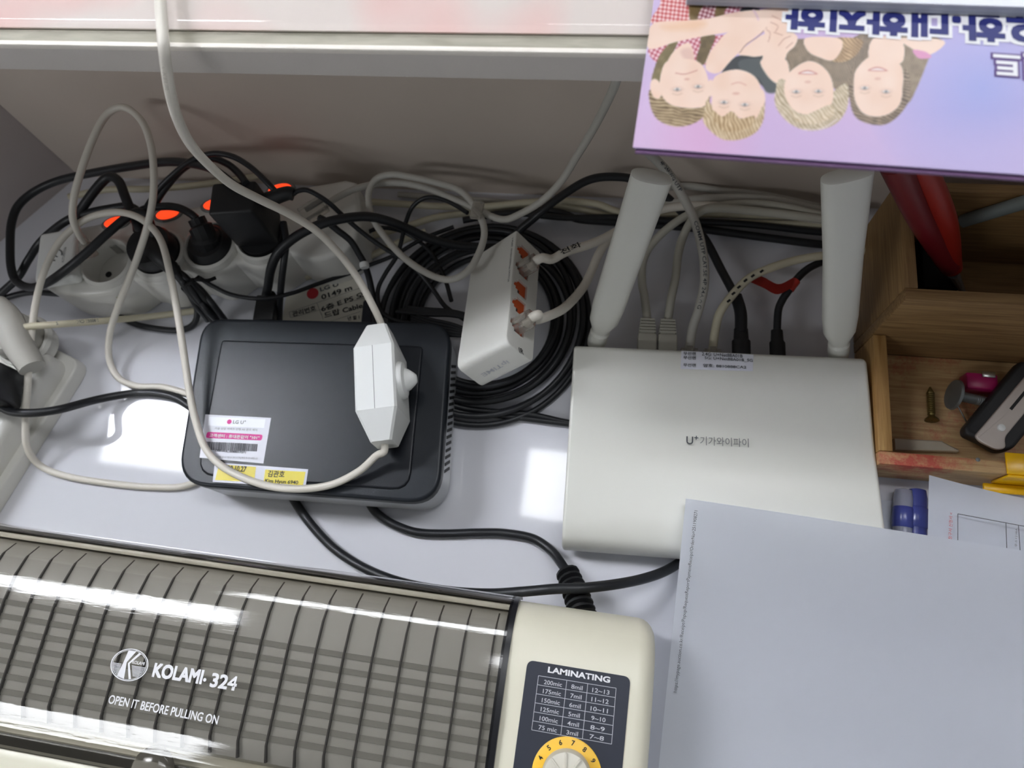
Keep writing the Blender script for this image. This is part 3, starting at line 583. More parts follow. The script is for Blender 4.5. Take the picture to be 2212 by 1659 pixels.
bm = B(); lathe(bm, T(pw.x, pw.y, 0), [(0.0160, 0.0190), (0.0165, 0.022), (0.0165, 0.046), (0.014, 0.050), (0.002, 0.051)], 32); obj('plug_body', bm, 'grey_cord', gp)
bm = B(); sweep(bm, catmull([P(70, 795, 0.046), P(40, 745, 0.050), P(15, 690, 0.054), P(-10, 660, 0.055)], 6), lambda t: 0.0085 + 0.0015 * math.sin(3.1 * t), 20); obj('cable_boot', bm, 'grey_cord', gp)
bm = B(); box(bm, fr(P(-12, 838, 0.048), sdx), (-0.014, -0.014, -0.013), (0.012, 0.014, 0.014), 0.003, 3)
t_ = obj('black_plug', bm, 'black_plastic'); tag(t_, 'black plug and cord below the grey plug in the lower left power strip', 'plug')
cord('cord', [(-10, 868, 0.045), (20, 888, 0.042), (70, 892, 0.040), (130, 884, 0.033), (190, 868, 0.018), (240, 857, 0.009), (290, 850, 0.0035), (335, 850, 0.0035), (380, 860, 0.0035), (420, 885, 0.0035)], 0.0030, 'black_cord', t_)
# ================================================================== plugs and cords in the main strip
def at(i, dx=0, dy=0, z=0.0): return SF @ Vector((i * SP + dx, dy, z))
g = thing('black_plug', at(1, z=0.027), 'round black plug with tied cord bundle in the second outlet of the main strip', 'plug')
bm = B(); lathe(bm, T(*at(1).xy, 0), [(0.0165, 0.0268), (0.0168, 0.030), (0.0168, 0.053), (0.0155, 0.057), (0.008, 0.059), (0.001, 0.059)], 36); obj('plug_body', bm, 'black_plastic', g)
bm = B(); sweep(bm, catmull([at(1, 0.002, -0.002, 0.055), P(352, 560, 0.058), P(380, 590, 0.05)], 5), lambda t: 0.0075 - 0.003 * t, 16); obj('strain_relief', bm, 'black_plastic', g)
cord('cord', [(376, 585, 0.052), (398, 612, 0.045), (420, 642, 0.034), (446, 676, 0.018), (470, 702, 0.006)], 0.0030, 'black_cord', g)
for i, (o1, o2) in enumerate(((0, 0), (9, -3), (-8, 4), (16, 2), (4, 9))):
    cord('cord_strand', [(372 + o2, 574 + o1 * .5, 0.050 - 0.002 * i), (394 + o1 * .5, 600 + o2, 0.047), (415 + o1, 628 - o1 * .3, 0.040 - .002 * i), (436 + o1 * 1.5, 656 + o2, 0.028), (462 + o1 * 1.5, 692, 0.008 + .002 * i)], 0.0024, 'black_cord', g)
cord('cord_tie', [(430, 598, 0.046), (416, 608, 0.050), (400, 616, 0.046), (408, 606, 0.043), (424, 604, 0.050), (448, 606, 0.048), (466, 600, 0.046)], 0.0013, 'black_matte', g)
cord('loose_loop', [(398, 622, 0.038), (413, 640, 0.022), (426, 668, 0.010), (420, 698, 0.004), (392, 713, 0.0026), (345, 711, 0.0026), (292, 700, 0.0026), (248, 676, 0.004), (215, 652, 0.012), (177, 639, 0.016), (114, 634, 0.014), (63, 632, 0.010), (15, 643, 0.008), (-20, 660, 0.008)], 0.0024, 'black_cord', g)
g = thing('black_plug', at(2, z=0.027), 'black plug with a stepped boot, in the third outlet of the main strip', 'plug')
bm = B(); lathe(bm, T(*at(2).xy, 0), [(0.0162, 0.0268), (0.0165, 0.030), (0.0165, 0.044), (0.013, 0.049), (0.001, 0.050)], 36); obj('plug_body', bm, 'black_plastic', g)
pth = catmull([at(2, 0, 0, 0.046), P(438, 500, 0.056), P(424, 472, 0.062)], 8)
bm = B(); sweep(bm, pth, lambda t: (0.0105 if t < .35 else 0.0085 if t < .7 else 0.0062), 12); obj('boot', bm, 'black_plastic', g, ang=0.5)
cord('cord', [(424, 472, 0.062), (412, 462, 0.064), (392, 451, 0.064), (368, 446, 0.062), (340, 447, 0.060), (312, 452, 0.058), (294, 466, 0.055), (296, 500, 0.052)], 0.0028, 'black_cord', g)
g = thing('power_adapter', at(3, z=0.027), 'boxy black power adapter in the fourth outlet of the main strip', 'power adapter')
AF = fr(at(3, -0.001, 0.003, 0.046), sdx) @ Matrix.Rotation(-0.10, 4, 'Z')
bm = B(); box(bm, AF, (-0.0150, -0.0120, 0.0), (0.0160, 0.0125, 0.043), 0.0022, 3); obj('adapter_case', bm, 'black_plastic', g)
bm = B(); lathe(bm, T(*at(3).xy, 0), [(0.0162, 0.0268), (0.0162, 0.047)], 32); obj('plug_face', bm, 'black_plastic', g)
bm = B(); sweep(bm, catmull([AF @ Vector((0.017, 0.004, 0.030)), P(618, 418, 0.078), P(634, 420, 0.077)], 6), lambda t: 0.0055 - 0.0012 * t, 14); obj('cable_boot', bm, 'black_plastic', g)
cord('cord', [(632, 420, 0.077), (645, 412, 0.078), (664, 411, 0.077), (690, 424, 0.073), (714, 441, 0.066), (745, 470, 0.056), (785, 504, 0.044), (830, 536, 0.036), (872, 560, 0.030), (905, 588, 0.024), (935, 625, 0.020), (962, 662, 0.020), (1000, 688, 0.024), (1030, 705, 0.030)], 0.0017, 'black_cord', g)
BC = 'black_cord'
def top_cord(pts, r, label, m=BC, group=None, name='black_cable', flat=1.0):
    return tag(cord(name, pts, r, m, flat=flat), label, 'cable', group)
top_cord([(512, 404, 0.088), (500, 396, 0.092), (478, 378, 0.092), (450, 362, 0.088), (405, 352, 0.078), (354, 350, 0.070), (278, 360, 0.060), (203, 373, 0.052), (127, 390, 0.044), (76, 413, 0.040), (40, 444, 0.038), (25, 482, 0.036), (22, 528, 0.034), (24, 578, 0.032), (36, 608, 0.030), (66, 621, 0.036), (101, 611, 0.046), (142, 583, 0.058), (190, 543, 0.064), (228, 508, 0.066), (268, 474, 0.066), (296, 458, 0.066), (318, 470, 0.062), (330, 500, 0.058), (338, 530, 0.054)], 0.0031, 'thick black cable looping far left and back across the main power strip')
top_cord([(168, 470, 0.050), (176, 452, 0.052), (202, 415, 0.058), (226, 388, 0.062), (242, 382, 0.064), (258, 394, 0.064), (270, 424, 0.064), (284, 458, 0.060), (300, 492, 0.056), (318, 525, 0.052)], 0.0034, 'black cord bent in an upside down V behind the left outlets')
top_cord([(-20, 660, 0.008), (0, 636, 0.012), (38, 600, 0.020), (62, 560, 0.028), (90, 520, 0.034), (142, 478, 0.048), (192, 460, 0.050), (240, 450, 0.050), (280, 446, 0.052), (305, 462, 0.050)], 0.0030, 'black cable rising from the left edge behind the white plug')
top_cord([(300, 480, 0.056), (318, 445, 0.060), (345, 406, 0.066), (380, 372, 0.074), (415, 346, 0.084), (459, 332, 0.090), (502, 338, 0.092), (540, 360, 0.094), (573, 390, 0.094), (592, 410, 0.092)], 0.0020, 'thin black cable arching highest above the square adapter')
top_cord([(308, 500, 0.054), (330, 450, 0.058), (358, 405, 0.064), (401, 360, 0.074), (451, 342, 0.082), (489, 353, 0.086), (515, 374, 0.088), (532, 396, 0.090)], 0.0025, 'black cable arching just under the highest arch, behind the square adapter')
hd = thing('black_video_cable', P(575, 670, 0.018), 'black cable with a square connector plugged in the back of the modem', 'cable')
bm = B(); HFm = fr(P(572, 690, 0.022), P(600, 690, 0.022) - P(560, 690, 0.022)); box(bm, HFm, (-0.0075, -0.002, -0.004), (0.0075, 0.018, 0.004), 0.001); obj('connector', bm, 'black_plastic', hd)
bm = B(); box(bm, HFm, (-0.0045, 0.018, -0.003), (0.0045, 0.022, 0.003), 0.001); obj('boot', bm, 'black_matte', hd)
cord('cord', [(574, 640, 0.026), (579, 618, 0.034), (586, 578, 0.050), (603, 543, 0.060), (641, 510, 0.066), (692, 485, 0.068), (742, 472, 0.064), (793, 468, 0.056), (840, 478, 0.046), (885, 496, 0.034), (930, 516, 0.026), (985, 530, 0.020), (1035, 534, 0.018)], 0.0033, BC, hd)
top_cord([(603, 700, 0.010), (604, 660, 0.022), (608, 610, 0.040), (614, 560, 0.054), (618, 520, 0.058), (612, 480, 0.060)], 0.0024, 'black cord running straight down beside the square connector')
tc_ = top_cord([(690, 470, 0.058), (705, 478, 0.058), (730, 498, 0.052), (757, 520, 0.044), (775, 548, 0.036), (787, 570, 0.030), (798, 604, 0.020), (806, 650, 0.010), (808, 700, 0.005)], 0.0024, 'black cord with a small white tie, passing right of the paper tag')
bm = B(); q = P(787, 573, 0.032); lathe(bm, fr(q, (1, 0, 0), None, (-0.3, 0.95, 0.2)), [(0.0032, -0.002), (0.0036, 0), (0.0032, 0.002)], 16); obj('white_tie', bm, 'white_plastic', tc_)
top_cord([(430, 600, 0.050), (460, 618, 0.044), (502, 637, 0.040), (565, 645, 0.038), (628, 634, 0.030), (690, 612, 0.016), (755, 590, 0.008), (800, 572, 0.006), (850, 552, 0.008), (913, 516, 0.014), (980, 490, 0.018)], 0.0016, 'thin black wire running along the top of the paper tag')
top_cord([(755, 523, 0.014), (790, 504, 0.016), (826, 492, 0.020), (880, 505, 0.012), (930, 545, 0.010), (960, 600, 0.012), (975, 650, 0.016)], 0.0016, 'thin black wire dropping from the cable loop towards the coil')
# ================================================================== coil of black cable
cc_ = P(1048, 688, 0.006)
ck = thing('cable_coil', Vector((cc_.x, cc_.y, 0)), 'large coil of black cable lying behind the small white network switch', 'cable coil')
random.seed(11)
for k in range(9):
    R = 0.050 + 0.0034 * k; ox, oy = random.uniform(-.003, .003), random.uniform(-.003, .003); z0 = 0.003 + (k % 2) * 0.0042; ph = random.uniform(0, 6)
    path = [Vector((cc_.x + ox + R * math.cos(a) * 1.0, cc_.y + oy + R * 1.02 * math.sin(a), z0 + 0.0018 * (1 + math.sin(2 * a + ph)))) for a in [2 * math.pi * i / 72 for i in range(72)]]
    obj('cable_turn', sweep(B(), path, 0.0022, 8, closed=True), BC, ck, ang=1.2)
cord('cable_tail', [(960, 880, 0.006), (1010, 893, 0.0035), (1080, 898, 0.003), (1150, 906, 0.003), (1215, 914, 0.003), (1280, 920, 0.003)], 0.0021, BC, ck)
cord('cable_tail', [(955, 868, 0.008), (1010, 883, 0.006), (1080, 890, 0.0035), (1150, 896, 0.003), (1215, 910, 0.003), (1280, 922, 0.003)], 0.0021, BC, ck)
top_cord([(1040, 600, 0.010), (1080, 545, 0.016), (1120, 500, 0.024), (1150, 474, 0.032), (1201, 432, 0.044), (1269, 390, 0.052), (1330, 382, 0.052), (1385, 392, 0.046), (1430, 418, 0.036), (1470, 455, 0.026), (1500, 490, 0.018), (1526, 522, 0.016), (1557, 581, 0.016), (1584, 632, 0.017), (1598, 668, 0.018), (1601, 700, 0.018)], 0.0030, 'thick black cable arching behind the left antenna into the router back')
# bundle of thin black wire beside the hub
wb = thing('wire_bundle', P(985, 700, 0.02), 'thin black wire folded in a small bundle against the white network switch', 'wire bundle')
for k in range(5):
    a = 6 * k; cord('wire_fold', [(880 - a, 664 + a * .4, 0.018), (925, 668 + a * .5, 0.026), (975, 672 + a * .4, 0.034), (1018, 684 + a * .3, 0.040), (1036 - a, 704, 0.042 + .002 * k), (1018, 722 - a * .3, 0.040), (975, 724 - a, 0.034), (930, 714 - a, 0.028), (890, 700 - a, 0.020)], 0.0014, BC, wb)
top_cord([(1010, 460, 0.052), (985, 444, 0.050), (955, 430, 0.048), (920, 427, 0.044), (892, 446, 0.038), (876, 482, 0.030), (866, 525, 0.024), (856, 555, 0.020), (832, 592, 0.016), (816, 628, 0.012), (822, 668, 0.012), (850, 690, 0.014), (900, 700, 0.020)], 0.0016, 'thin black wire curling from the cable clip round to the modem corner')
# ================================================================== network switch
k_ = (H - 0.088) / 0.418
hE = P(1093, 737, 0.088); ha = Vector((-0.0078, 0.1021, -0.0362)) * k_; hb = Vector((-0.0351, -0.0116, -0.025)) * k_; hc = Vector((0.0166, -0.006, -0.0206)) * k_
HA, HB, HC = ha.length, hb.length, hc.length
HF = Matrix(((ha.x / HA, hb.x / HB, hc.x / HC, hE.x), (ha.y / HA, hb.y / HB, hc.y / HC, hE.y), (ha.z / HA, hb.z / HB, hc.z / HC, hE.z), (0, 0, 0, 1)))
# local: x along the port row (0 = low end), y across the big face, z into the port side
hub = thing('network_switch', HF @ Vector((HA / 2, HB, HC)), 'small white five port network switch tilted on the cable coil', 'network switch')
bm = B(); prism(bm, HF @ Matrix(((1, 0, 0, 0), (0, 0, 1, 0), (0, 1, 0, 0), (0, 0, 0, 1))), rpoly([(0, 0), (HA, 0), (HA, HC), (0, HC)], [0.0055, 0.0012, 0.0012, 0.0055], 6), 0, HB, bev=0.0010, seg=3, bevlow=0.0010)
if HF.determinant() < 0: bmesh.ops.reverse_faces(bm, faces=bm.faces)
cut = B(); pts_ = [0.845, 0.69, 0.515, 0.355, 0.19]
for t in pts_:
    prism(cut, HF @ Matrix(((1, 0, 0, t * HA), (0, 0, 1, -0.002), (0, 1, 0, 0), (0, 0, 0, 1))), [(-0.0064, 0.0060), (-0.0038, 0.0060), (-0.0038, 0.0040), (-0.0020, 0.0040), (-0.0020, 0.0022), (0.0020, 0.0022), (0.0020, 0.0040), (0.0038, 0.0040), (0.0038, 0.0060), (0.0064, 0.0060), (0.0064, 0.0150), (-0.0064, 0.0150)], 0.0, 0.012)
bm = carve(bm, cut); obj('case', bm, 'hub_white', hub, ang=0.5)
for t in pts_:
    bm = B(); box(bm, HF, (t * HA - 0.0063, 0.0016, 0.0023), (t * HA + 0.0063, 0.0098, 0.0149)); po = obj('port', bm, 'port_orange', hub)
    bm = B(); box(bm, HF, (t * HA - 0.0060, 0.0010, 0.0045), (t * HA - 0.0024, 0.0017, 0.0085)); obj('port_opening', bm, 'port_dark', po)
def rot_text(body, o, xd, zd, w, h, m, par, bold=0.0):
    F = fr(HF @ Vector(o), HF.to_3x3() @ Vector(xd), None, HF.to_3x3() @ Vector(zd)); return text(body, par, m, F, w, h, bold)
rot_text('LAN ethernet 10/100/1000 Mbps', (HA * 0.93, 0.0, 0.0), (0, 0, 0), (0, 0, -1), 0.04, 0.002, 'ink_soft', hub) if False else None
def face_text(body, A, Bq, h, zd, m, par, bold=0.0):
    A = HF @ Vector(A); Bq = HF @ Vector(Bq); F = fr(A, Bq - A, None, HF.to_3x3() @ Vector(zd)); return text(body, par, m, F, (Bq - A).length, h, bold)
face_text('5 PORT 10/100/1000Mbps SWITCH', (HA * 0.94, 0.004, 0), (HA * 0.52, 0.004, 0), 0.0018, (0, 0, -1), 'ink_soft', hub)
face_text('IR', (0.0, 0.0065, 0.0130) if False else (0.0, 0.006, 0.014), (0.0, 0.0115, 0.014), 0.005, (-1, 0, 0), 'ink', hub) if False else None
face_text('ipTIME', (-0.0002, HB * 0.10, 0.0035), (-0.0002, HB * 0.62, 0.0035), 0.0042, (-1, 0, 0), 'sticker_white', hub, 0.01) if False else None
def hub_pt(u, v):      # where the view ray through a pixel meets the low end face of the switch
    w = ray(u, v); n = HF.col[0].xyz; o = Vector((0, 0, H)); t = (hE - o).dot(n) / w.dot(n); return o + w * t
A = hub_pt(1092, 776); Bq = hub_pt(1036, 806); nrm = -(hb.cross(hc)); nrm = nrm if nrm.dot(-ha) > 0 else -nrm
text('ipTIME', hub, 'gate_silver', fr(A, Bq - A, None, nrm), (Bq - A).length, 0.0042, 0.01, lift=0.0002)
def hub_side(u, v):
    w = ray(u, v); n = HF.col[1].xyz; o = Vector((0, 0, H)); t = (hE - o).dot(n) / w.dot(n); return o + w * t
A = hub_side(1121, 762); Bq = hub_side(1131, 767); text('IR', hub, 'ink', fr(A, Bq - A, None, -HF.col[1].xyz), (Bq - A).length, 0.0038, 0.01, lift=0.0003)
# ================================================================== network cables
def plug_at(u, vtip, z, m, par, boot=True, dz=0.0):
    """network plug entering the router back at pixel column u"""
    x = (RF.inverted() @ P(u, 748, 0.018)).x; F = RF @ T(x, 0, 0.0182)
    if boot:
        bm = B(); box(bm, F, (-0.0057, -0.006, -0.0035), (0.0057, 0.008, 0.0035), 0.0004); obj('plug_body', bm, 'clear_plug', par)
        bm = B(); box(bm, F, (-0.0063, 0.003, -0.0048), (0.0063, 0.0155, 0.0048), 0.0012); b_ = obj('boot', bm, m, par)
        for j in range(5): bm = B(); box(bm, F, (-0.0058 + .0002 * j, 0.0165 + 0.0022 * j, -0.0044), (0.0058 - .0002 * j, 0.0180 + 0.0022 * j, 0.0044), 0.0005); obj('boot_ring', bm, m, b_)
        bm = B(); loft(bm, F, [[(a * s, y, b * s) for a, b in ((0.0048, 0.0036), (-0.0048, 0.0036), (-0.0048, -0.0036), (0.0048, -0.0036))] for y, s in ((0.0155, 1.0), (0.0275, 0.70))]); obj('boot_neck', bm, m, b_)
        return F @ Vector((0, 0.026, 0))
    bm = B(); box(bm, F, (-0.0056, -0.006, -0.0035), (0.0056, 0.0065, 0.0035), 0.0006); obj('plug_body', bm, 'clear_plug', par)
    bm = B(); box(bm, F, (-0.0022, -0.002, 0.0037), (0.0022, 0.0075, 0.0050), 0.0003); obj('latch', bm, 'clear_plug', par)
    return F @ Vector((0, 0.004, 0))
def net(u, pts, label, m, boot, r=0.0029):
    t = thing('network_cable', P(u, 748, 0.0), label, 'network cable'); q = plug_at(u, 0, 0, m, t, boot)
    cord('cord', [q] + pts, r, m, t); return t
net(1397, [(1392, 640, 0.020), (1387, 612, 0.021), (1388, 570, 0.022), (1401, 537, 0.023), (1431, 503, 0.026), (1472, 472, 0.030), (1510, 455, 0.034), (1560, 444, 0.036), (1625, 440, 0.036), (1700, 448, 0.036), (1760, 462, 0.034), (1850, 480, 0.03)], 'grey network cable with a ribbed boot in the leftmost socket of the wifi router', 'net_grey', True)
net(1441, [(1450, 645, 0.021), (1459, 601, 0.023), (1465, 550, 0.026), (1476, 510, 0.028), (1492, 479, 0.036), (1506, 462, 0.042), (1540, 450, 0.045), (1620, 455, 0.04), (1750, 470, 0.036), (1850, 486, 0.03)], 'grey network cable with a ribbed boot, second socket from the left of the wifi router', 'net_grey', True)
n3 = net(1488, [(1496, 710, 0.022), (1509, 669, 0.028), (1521, 618, 0.033), (1521, 567, 0.037), (1513, 520, 0.042), (1501, 479, 0.047), (1486, 445, 0.052), (1468, 412, 0.058), (1446, 378, 0.066), (1420, 348, 0.078), (1396, 325, 0.090), (1380, 305, 0.10)], 'printed grey network cable climbing the wall from a clear plug in the wifi router', 'grey_cord', False, 0.0031)
n4 = net(1538, [(1546, 708, 0.022), (1557, 672, 0.027), (1584, 635, 0.030), (1618, 601, 0.031), (1659, 581, 0.031), (1715, 563, 0.030), (1771, 553, 0.030), (1830, 548, 0.028), (1880, 540, 0.028)], 'pale network cable with black printing bending right behind the right antenna', 'cream_cord', False)
along('COMM UTP CAT.5E 4P 24AWG', n3, 'ink_soft', catmull(pp([(1509, 669, 0.028), (1521, 618, 0.033), (1521, 567, 0.037), (1513, 520, 0.042), (1501, 479, 0.047)], .0031), 8), 0.0026, 0.0031, flip=True)
along('4P 24AWG UTP', n3, 'ink_soft', catmull(pp([(1468, 412, 0.058), (1446, 378, 0.066), (1420, 348, 0.078)], .0031), 8), 0.0026, 0.0031, flip=True)
mat('emboss', (204, 199, 188), 0.5)
along('KEMA-KEUR', dim, 'emboss', catmull([P(354, 100, 0.2645), P(360, 150, 0.256), P(366, 190, 0.2483)], 8), 0.0018, cr_)
for i, (u, v) in enumerate(((1574, 650), (1584, 634), (1596, 620), (1610, 606), (1626, 596), (1645, 586))):   # printing
    q = P(u, v, 0.0340); bm = B(); box(bm, fr(q, P(u + 10, v - 8, .034) - q), (-0.0014, -0.0008, -0.0002), (0.0014, 0.0007, 0.0004), 0.0002); obj('printing', bm, 'ink', n4)
def black_plug(u, pts, label, w, r, name='black_cable'):
    x = (RF.inverted() @ P(u, 748, 0.018)).x; F = RF @ T(x, 0, 0.0182)
    t = thing(name, P(u, 748, 0), label, 'cable'); bm = B(); loft(bm, F @ Matrix.Rotation(-math.pi / 2, 4, 'X'), [[(w * k * math.cos(a), w * k * .75 * math.sin(a), z) for a in [2 * math.pi * i / 20 for i in range(20)]] for z, k in ((-0.006, .8), (0.0, .95), (0.001, 1), (0.014, 1), (0.0155, .82), (0.023, .75), (0.0235, .6))]); obj('plug_body', bm, 'black_plastic', t, ang=0.5)
    cord('cord', [F @ Vector((0, 0.020, 0))] + pts, r, 'black_cord', t); return t
black_plug(1601, [(1600, 676, 0.018), (1590, 640, 0.017)], 'thick black plug in the router, beside the two clear network plugs', 0.0062, 0.0042, 'black_plug')
b6 = black_plug(1679, [(1681, 672, 0.020), (1690, 648, 0.022), (1702, 630, 0.024), (1717, 608, 0.026), (1736, 588, 0.026), (1757, 574, 0.026), (1790, 562, 0.024), (1840, 552, 0.022)], 'slim black power cable with a red tape flag in the router back', 0.0052, 0.0026)
bm = B(); fl = [P(1712, 612, 0.0295), P(1680, 626, 0.022), P(1650, 612, 0.018), P(1622, 600, 0.014)]; cu = catmull(fl, 6)
va = [bm.verts.new(p + Vector((0.0007, 0.0044, 0.0))) for p in cu]; vb = [bm.verts.new(p + Vector((-0.0007, -0.0040, 0.001))) for p in cu]
for i in range(len(cu) - 1): bm.faces.new((va[i], va[i + 1], vb[i + 1], vb[i]))
bmesh.ops.solidify(bm, geom=bm.faces[:], thickness=0.0003); obj('red_tape', bm, 'tape_red', b6)
bm = B(); sweep(bm, [P(1705, 626, 0.0245), P(1712, 616, 0.0255), P(1720, 606, 0.026)], 0.0031, 12); obj('tape_wrap', bm, 'tape_red', b6)
# cables in the network switch
def hub_net(t, pts, label, mark=None):
    o = HF @ Vector((t * HA, 0.0, 0.0090)); out_ = -HF.col[1].xyz; F = fr(o, HF.col[0].xyz, None, -HF.col[2].xyz)
    th = thing('network_cable', o, label, 'network cable'); s = 1 if (F.col[1].xyz.dot(out_) > 0) else -1
    bm = B(); box(bm, F, (-0.0054, min(-0.006 * s, 0.012 * s), -0.0035), (0.0054, max(-0.006 * s, 0.012 * s), 0.0035), 0.0008); obj('plug_body', bm, 'clear_plug', th)
    bm = B(); box(bm, F, (-0.0024, min(-0.002 * s, 0.010 * s), 0.0036), (0.0024, max(-0.002 * s, 0.010 * s), 0.0056), 0.0004); obj('latch', bm, 'clear_plug', th)
    cord('cord', [o + out_ * 0.006, o + out_ * 0.016] + pts, 0.0031, 'white_cord', th); return th
u1 = hub_net(0.69, [(1192, 560, 0.062), (1215, 548, 0.060), (1240, 538, 0.056), (1270, 529, 0.052), (1300, 517, 0.048), (1335, 498, 0.042), (1375, 475, 0.036), (1431, 452, 0.032), (1489, 445, 0.032), (1557, 446, 0.032), (1640, 456, 0.030), (1770, 474, 0.028), (1850, 490, 0.025)], 'white network cable with handwriting in the upper filled port of the small switch')
a_, b_ = P(1213, 552, 0.0635), P(1256, 537, 0.0600); text('전화', u1, 'ink', fr(a_, b_ - a_, None, Vector((0.1, -0.05, 1))), (b_ - a_).length, 0.0040, 0.02, lift=0.0006)
hub_net(0.19, [(1160, 690, 0.070), (1184, 683, 0.064), (1215, 668, 0.056), (1240, 645, 0.048), (1262, 617, 0.042), (1278, 585, 0.038), (1292, 552, 0.036), (1312, 522, 0.034), (1350, 492, 0.030), (1400, 470, 0.028)], 'white network cable curving up from the lowest port of the small switch')
# grey cable that hangs from the shelf, is clipped and loops over the coil
gl_ = thing('grey_cable', P(1040, 455, 0), 'pale grey cable hanging from the shelf into a clipped loop above the black coil', 'cable')
cord('hanging_cord', [(1338, 130, 0.232), (1332, 172, 0.205), (1312, 220, 0.170), (1280, 282, 0.135), (1246, 338, 0.105), (1212, 392, 0.082), (1168, 436, 0.066), (1120, 464, 0.058), (1090, 474, 0.055), (1058, 466, 0.055), (1030, 448, 0.056), (994, 412, 0.056), (940, 394, 0.056), (886, 382, 0.056), (845, 377, 0.056), (812, 388, 0.054), (796, 420, 0.052), (803, 466, 0.050), (829, 509, 0.048), (872, 556, 0.048), (926, 592, 0.050), (972, 604, 0.052), (1010, 586, 0.054), (1033, 550, 0.055), (1046, 509, 0.056), (1041, 476, 0.057), (1024, 454, 0.057)], 0.0024, 'grey_cord', gl_)
cord('return_cord', [(1046, 466, 0.053), (1018, 447, 0.052), (975, 428, 0.050), (926, 408, 0.048), (870, 396, 0.046), (815, 397, 0.046), (768, 408, 0.047), (730, 426, 0.050), (700, 444, 0.054)], 0.0024, 'grey_cord', gl_)
bm = B(); cf = fr(P(1030, 452, 0.062), P(1036, 430, 0.062) - P(1026, 474, 0.062)); box(bm, cf, (-0.0065, -0.0040, -0.0030), (0.0065, 0.0040, 0.0004), 0.0008); obj('cable_clip', bm, 'clear_plug', gl_)
bm = B(); jf = fr(P(680, 452, 0.057), P(700, 440, 0.057) - P(665, 462, 0.057)); box(bm, jf, (-0.0105, -0.0056, -0.0040), (0.0085, 0.0056, 0.0040), 0.0008); obj('network_plug', bm, 'clear_plug', gl_)
bm = B(); box(bm, jf, (-0.0060, -0.0022, 0.0040), (0.0080, 0.0022, 0.0056), 0.0004); obj('latch', bm, 'clear_plug', gl_)
# cables along the foot of the wall
for pts, r, m, label in (
    ([(730, 428, 0.006), (800, 436, 0.007), (870, 441, 0.008), (960, 446, 0.010), (1050, 446, 0.012), (1130, 438, 0.014), (1210, 434, 0.014), (1286, 440, 0.012), (1336, 458, 0.010), (1400, 470, 0.008), (1500, 462, 0.006), (1800, 470, 0.006)], 0.0026, 'cream_cord', 'cream cable at the foot of the wall, highest of the flat lying ones'),
    ([(700, 528, 0.004), (760, 520, 0.004), (820, 505, 0.005), (880, 488, 0.006), (950, 468, 0.006), (1040, 458, 0.006), (1140, 448, 0.006), (1240, 450, 0.006), (1300, 464, 0.006), (1345, 470, 0.006), (1450, 478, 0.005), (1800, 486, 0.005)], 0.0026, 'cream_cord', 'cream cable running from the right end of the power strip towards the coil'),
    ([(660, 600, 0.004), (700, 584, 0.004), (760, 570, 0.004), (820, 544, 0.004), (870, 520, 0.004), (920, 500, 0.004)], 0.0025, 'cream_cord', 'short cream cable above the paper tag'),
    ([(860, 420, 0.004), (960, 428, 0.004), (1060, 434, 0.004), (1180, 446, 0.004), (1290, 456, 0.004), (1420, 455, 0.004)], 0.0022, 'grey_cord', 'thin grey cable lying behind the clipped loop at the wall'),
    ([(1060, 470, 0.010), (1150, 455, 0.010), (1210, 460, 0.010), (1252, 474, 0.010), (1330, 480, 0.008), (1445, 488, 0.006), (1523, 496, 0.005), (1659, 514, 0.005), (1774, 528, 0.005), (1900, 536, 0.004)], 0.0029, 'black_cord', 'black cable lying behind both antennas, lower one of two'),
    ([(1000, 476, 0.014), (1100, 460, 0.014), (1220, 470, 0.012), (1330, 470, 0.010), (1445, 476, 0.010), (1608, 484, 0.008), (1774, 502, 0.006), (1900, 510, 0.005)], 0.0025, 'black_cord', 'black cable lying behind both antennas, upper one of two'),
    ([(1100, 360, 0.004), (1330, 420, 0.010), (1400, 440, 0.016), (1480, 410, 0.024), (1557, 410, 0.026), (1659, 420, 0.024), (1760, 445, 0.018), (1860, 470, 0.012)], 0.0026, 'grey_cord', 'grey cable arching low on the wall between the two antennas') if False else ([(1440, 404, 0.022), (1490, 402, 0.024), (1557, 412, 0.024), (1640, 420, 0.022), (1720, 436, 0.018), (1800, 456, 0.012)], 0.0026, 'grey_cord', 'grey cable arching low on the wall between the two antennas'),
    ([(1430, 444, 0.03), (1489, 432, 0.032), (1557, 428, 0.032), (1625, 428, 0.032), (1692, 436, 0.03), (1790, 460, 0.026)], 0.0030, 'grey_cord', 'thick grey cable crossing level between the two antennas'),
    ([(-20, 728, 0.050), (15, 716, 0.052), (60, 706, 0.052), (120, 701, 0.046), (200, 695, 0.030), (280, 688, 0.014), (350, 681, 0.006), (410, 673, 0.004), (450, 668, 0.004)], 0.0025, 'cream_cord', 'cream cable with dark printing crossing the grey plug at the left'),
    ([(150, 425, 0.020), (230, 410, 0.022), (330, 408, 0.020), (440, 398, 0.018), (560, 380, 0.014)], 0.0026, 'cream_cord', 'cream cable behind the main power strip at the wall'),
    ([(636, 690, 0.0035), (655, 690, 0.0035)], 0.001, 'grey_cord', None),
    ):
    if label: top_cord(pts, r, label, m=m, name='cream_cable' if m == 'cream_cord' else 'grey_cable' if m == 'grey_cord' else 'black_cable')
qa, qb = P(112, 706, 0.0500), P(236, 697, 0.028)
pr = [o for o in bpy.data.objects if o.get('label', '').startswith('cream cable with dark printing')][0]; along('SHONG CORD 15008 SHONG', pr, 'ink_soft', catmull(pp([(120, 701, 0.046), (200, 695, 0.030), (236, 692, 0.0215)], .0025), 8), 0.0026, 0.0025)
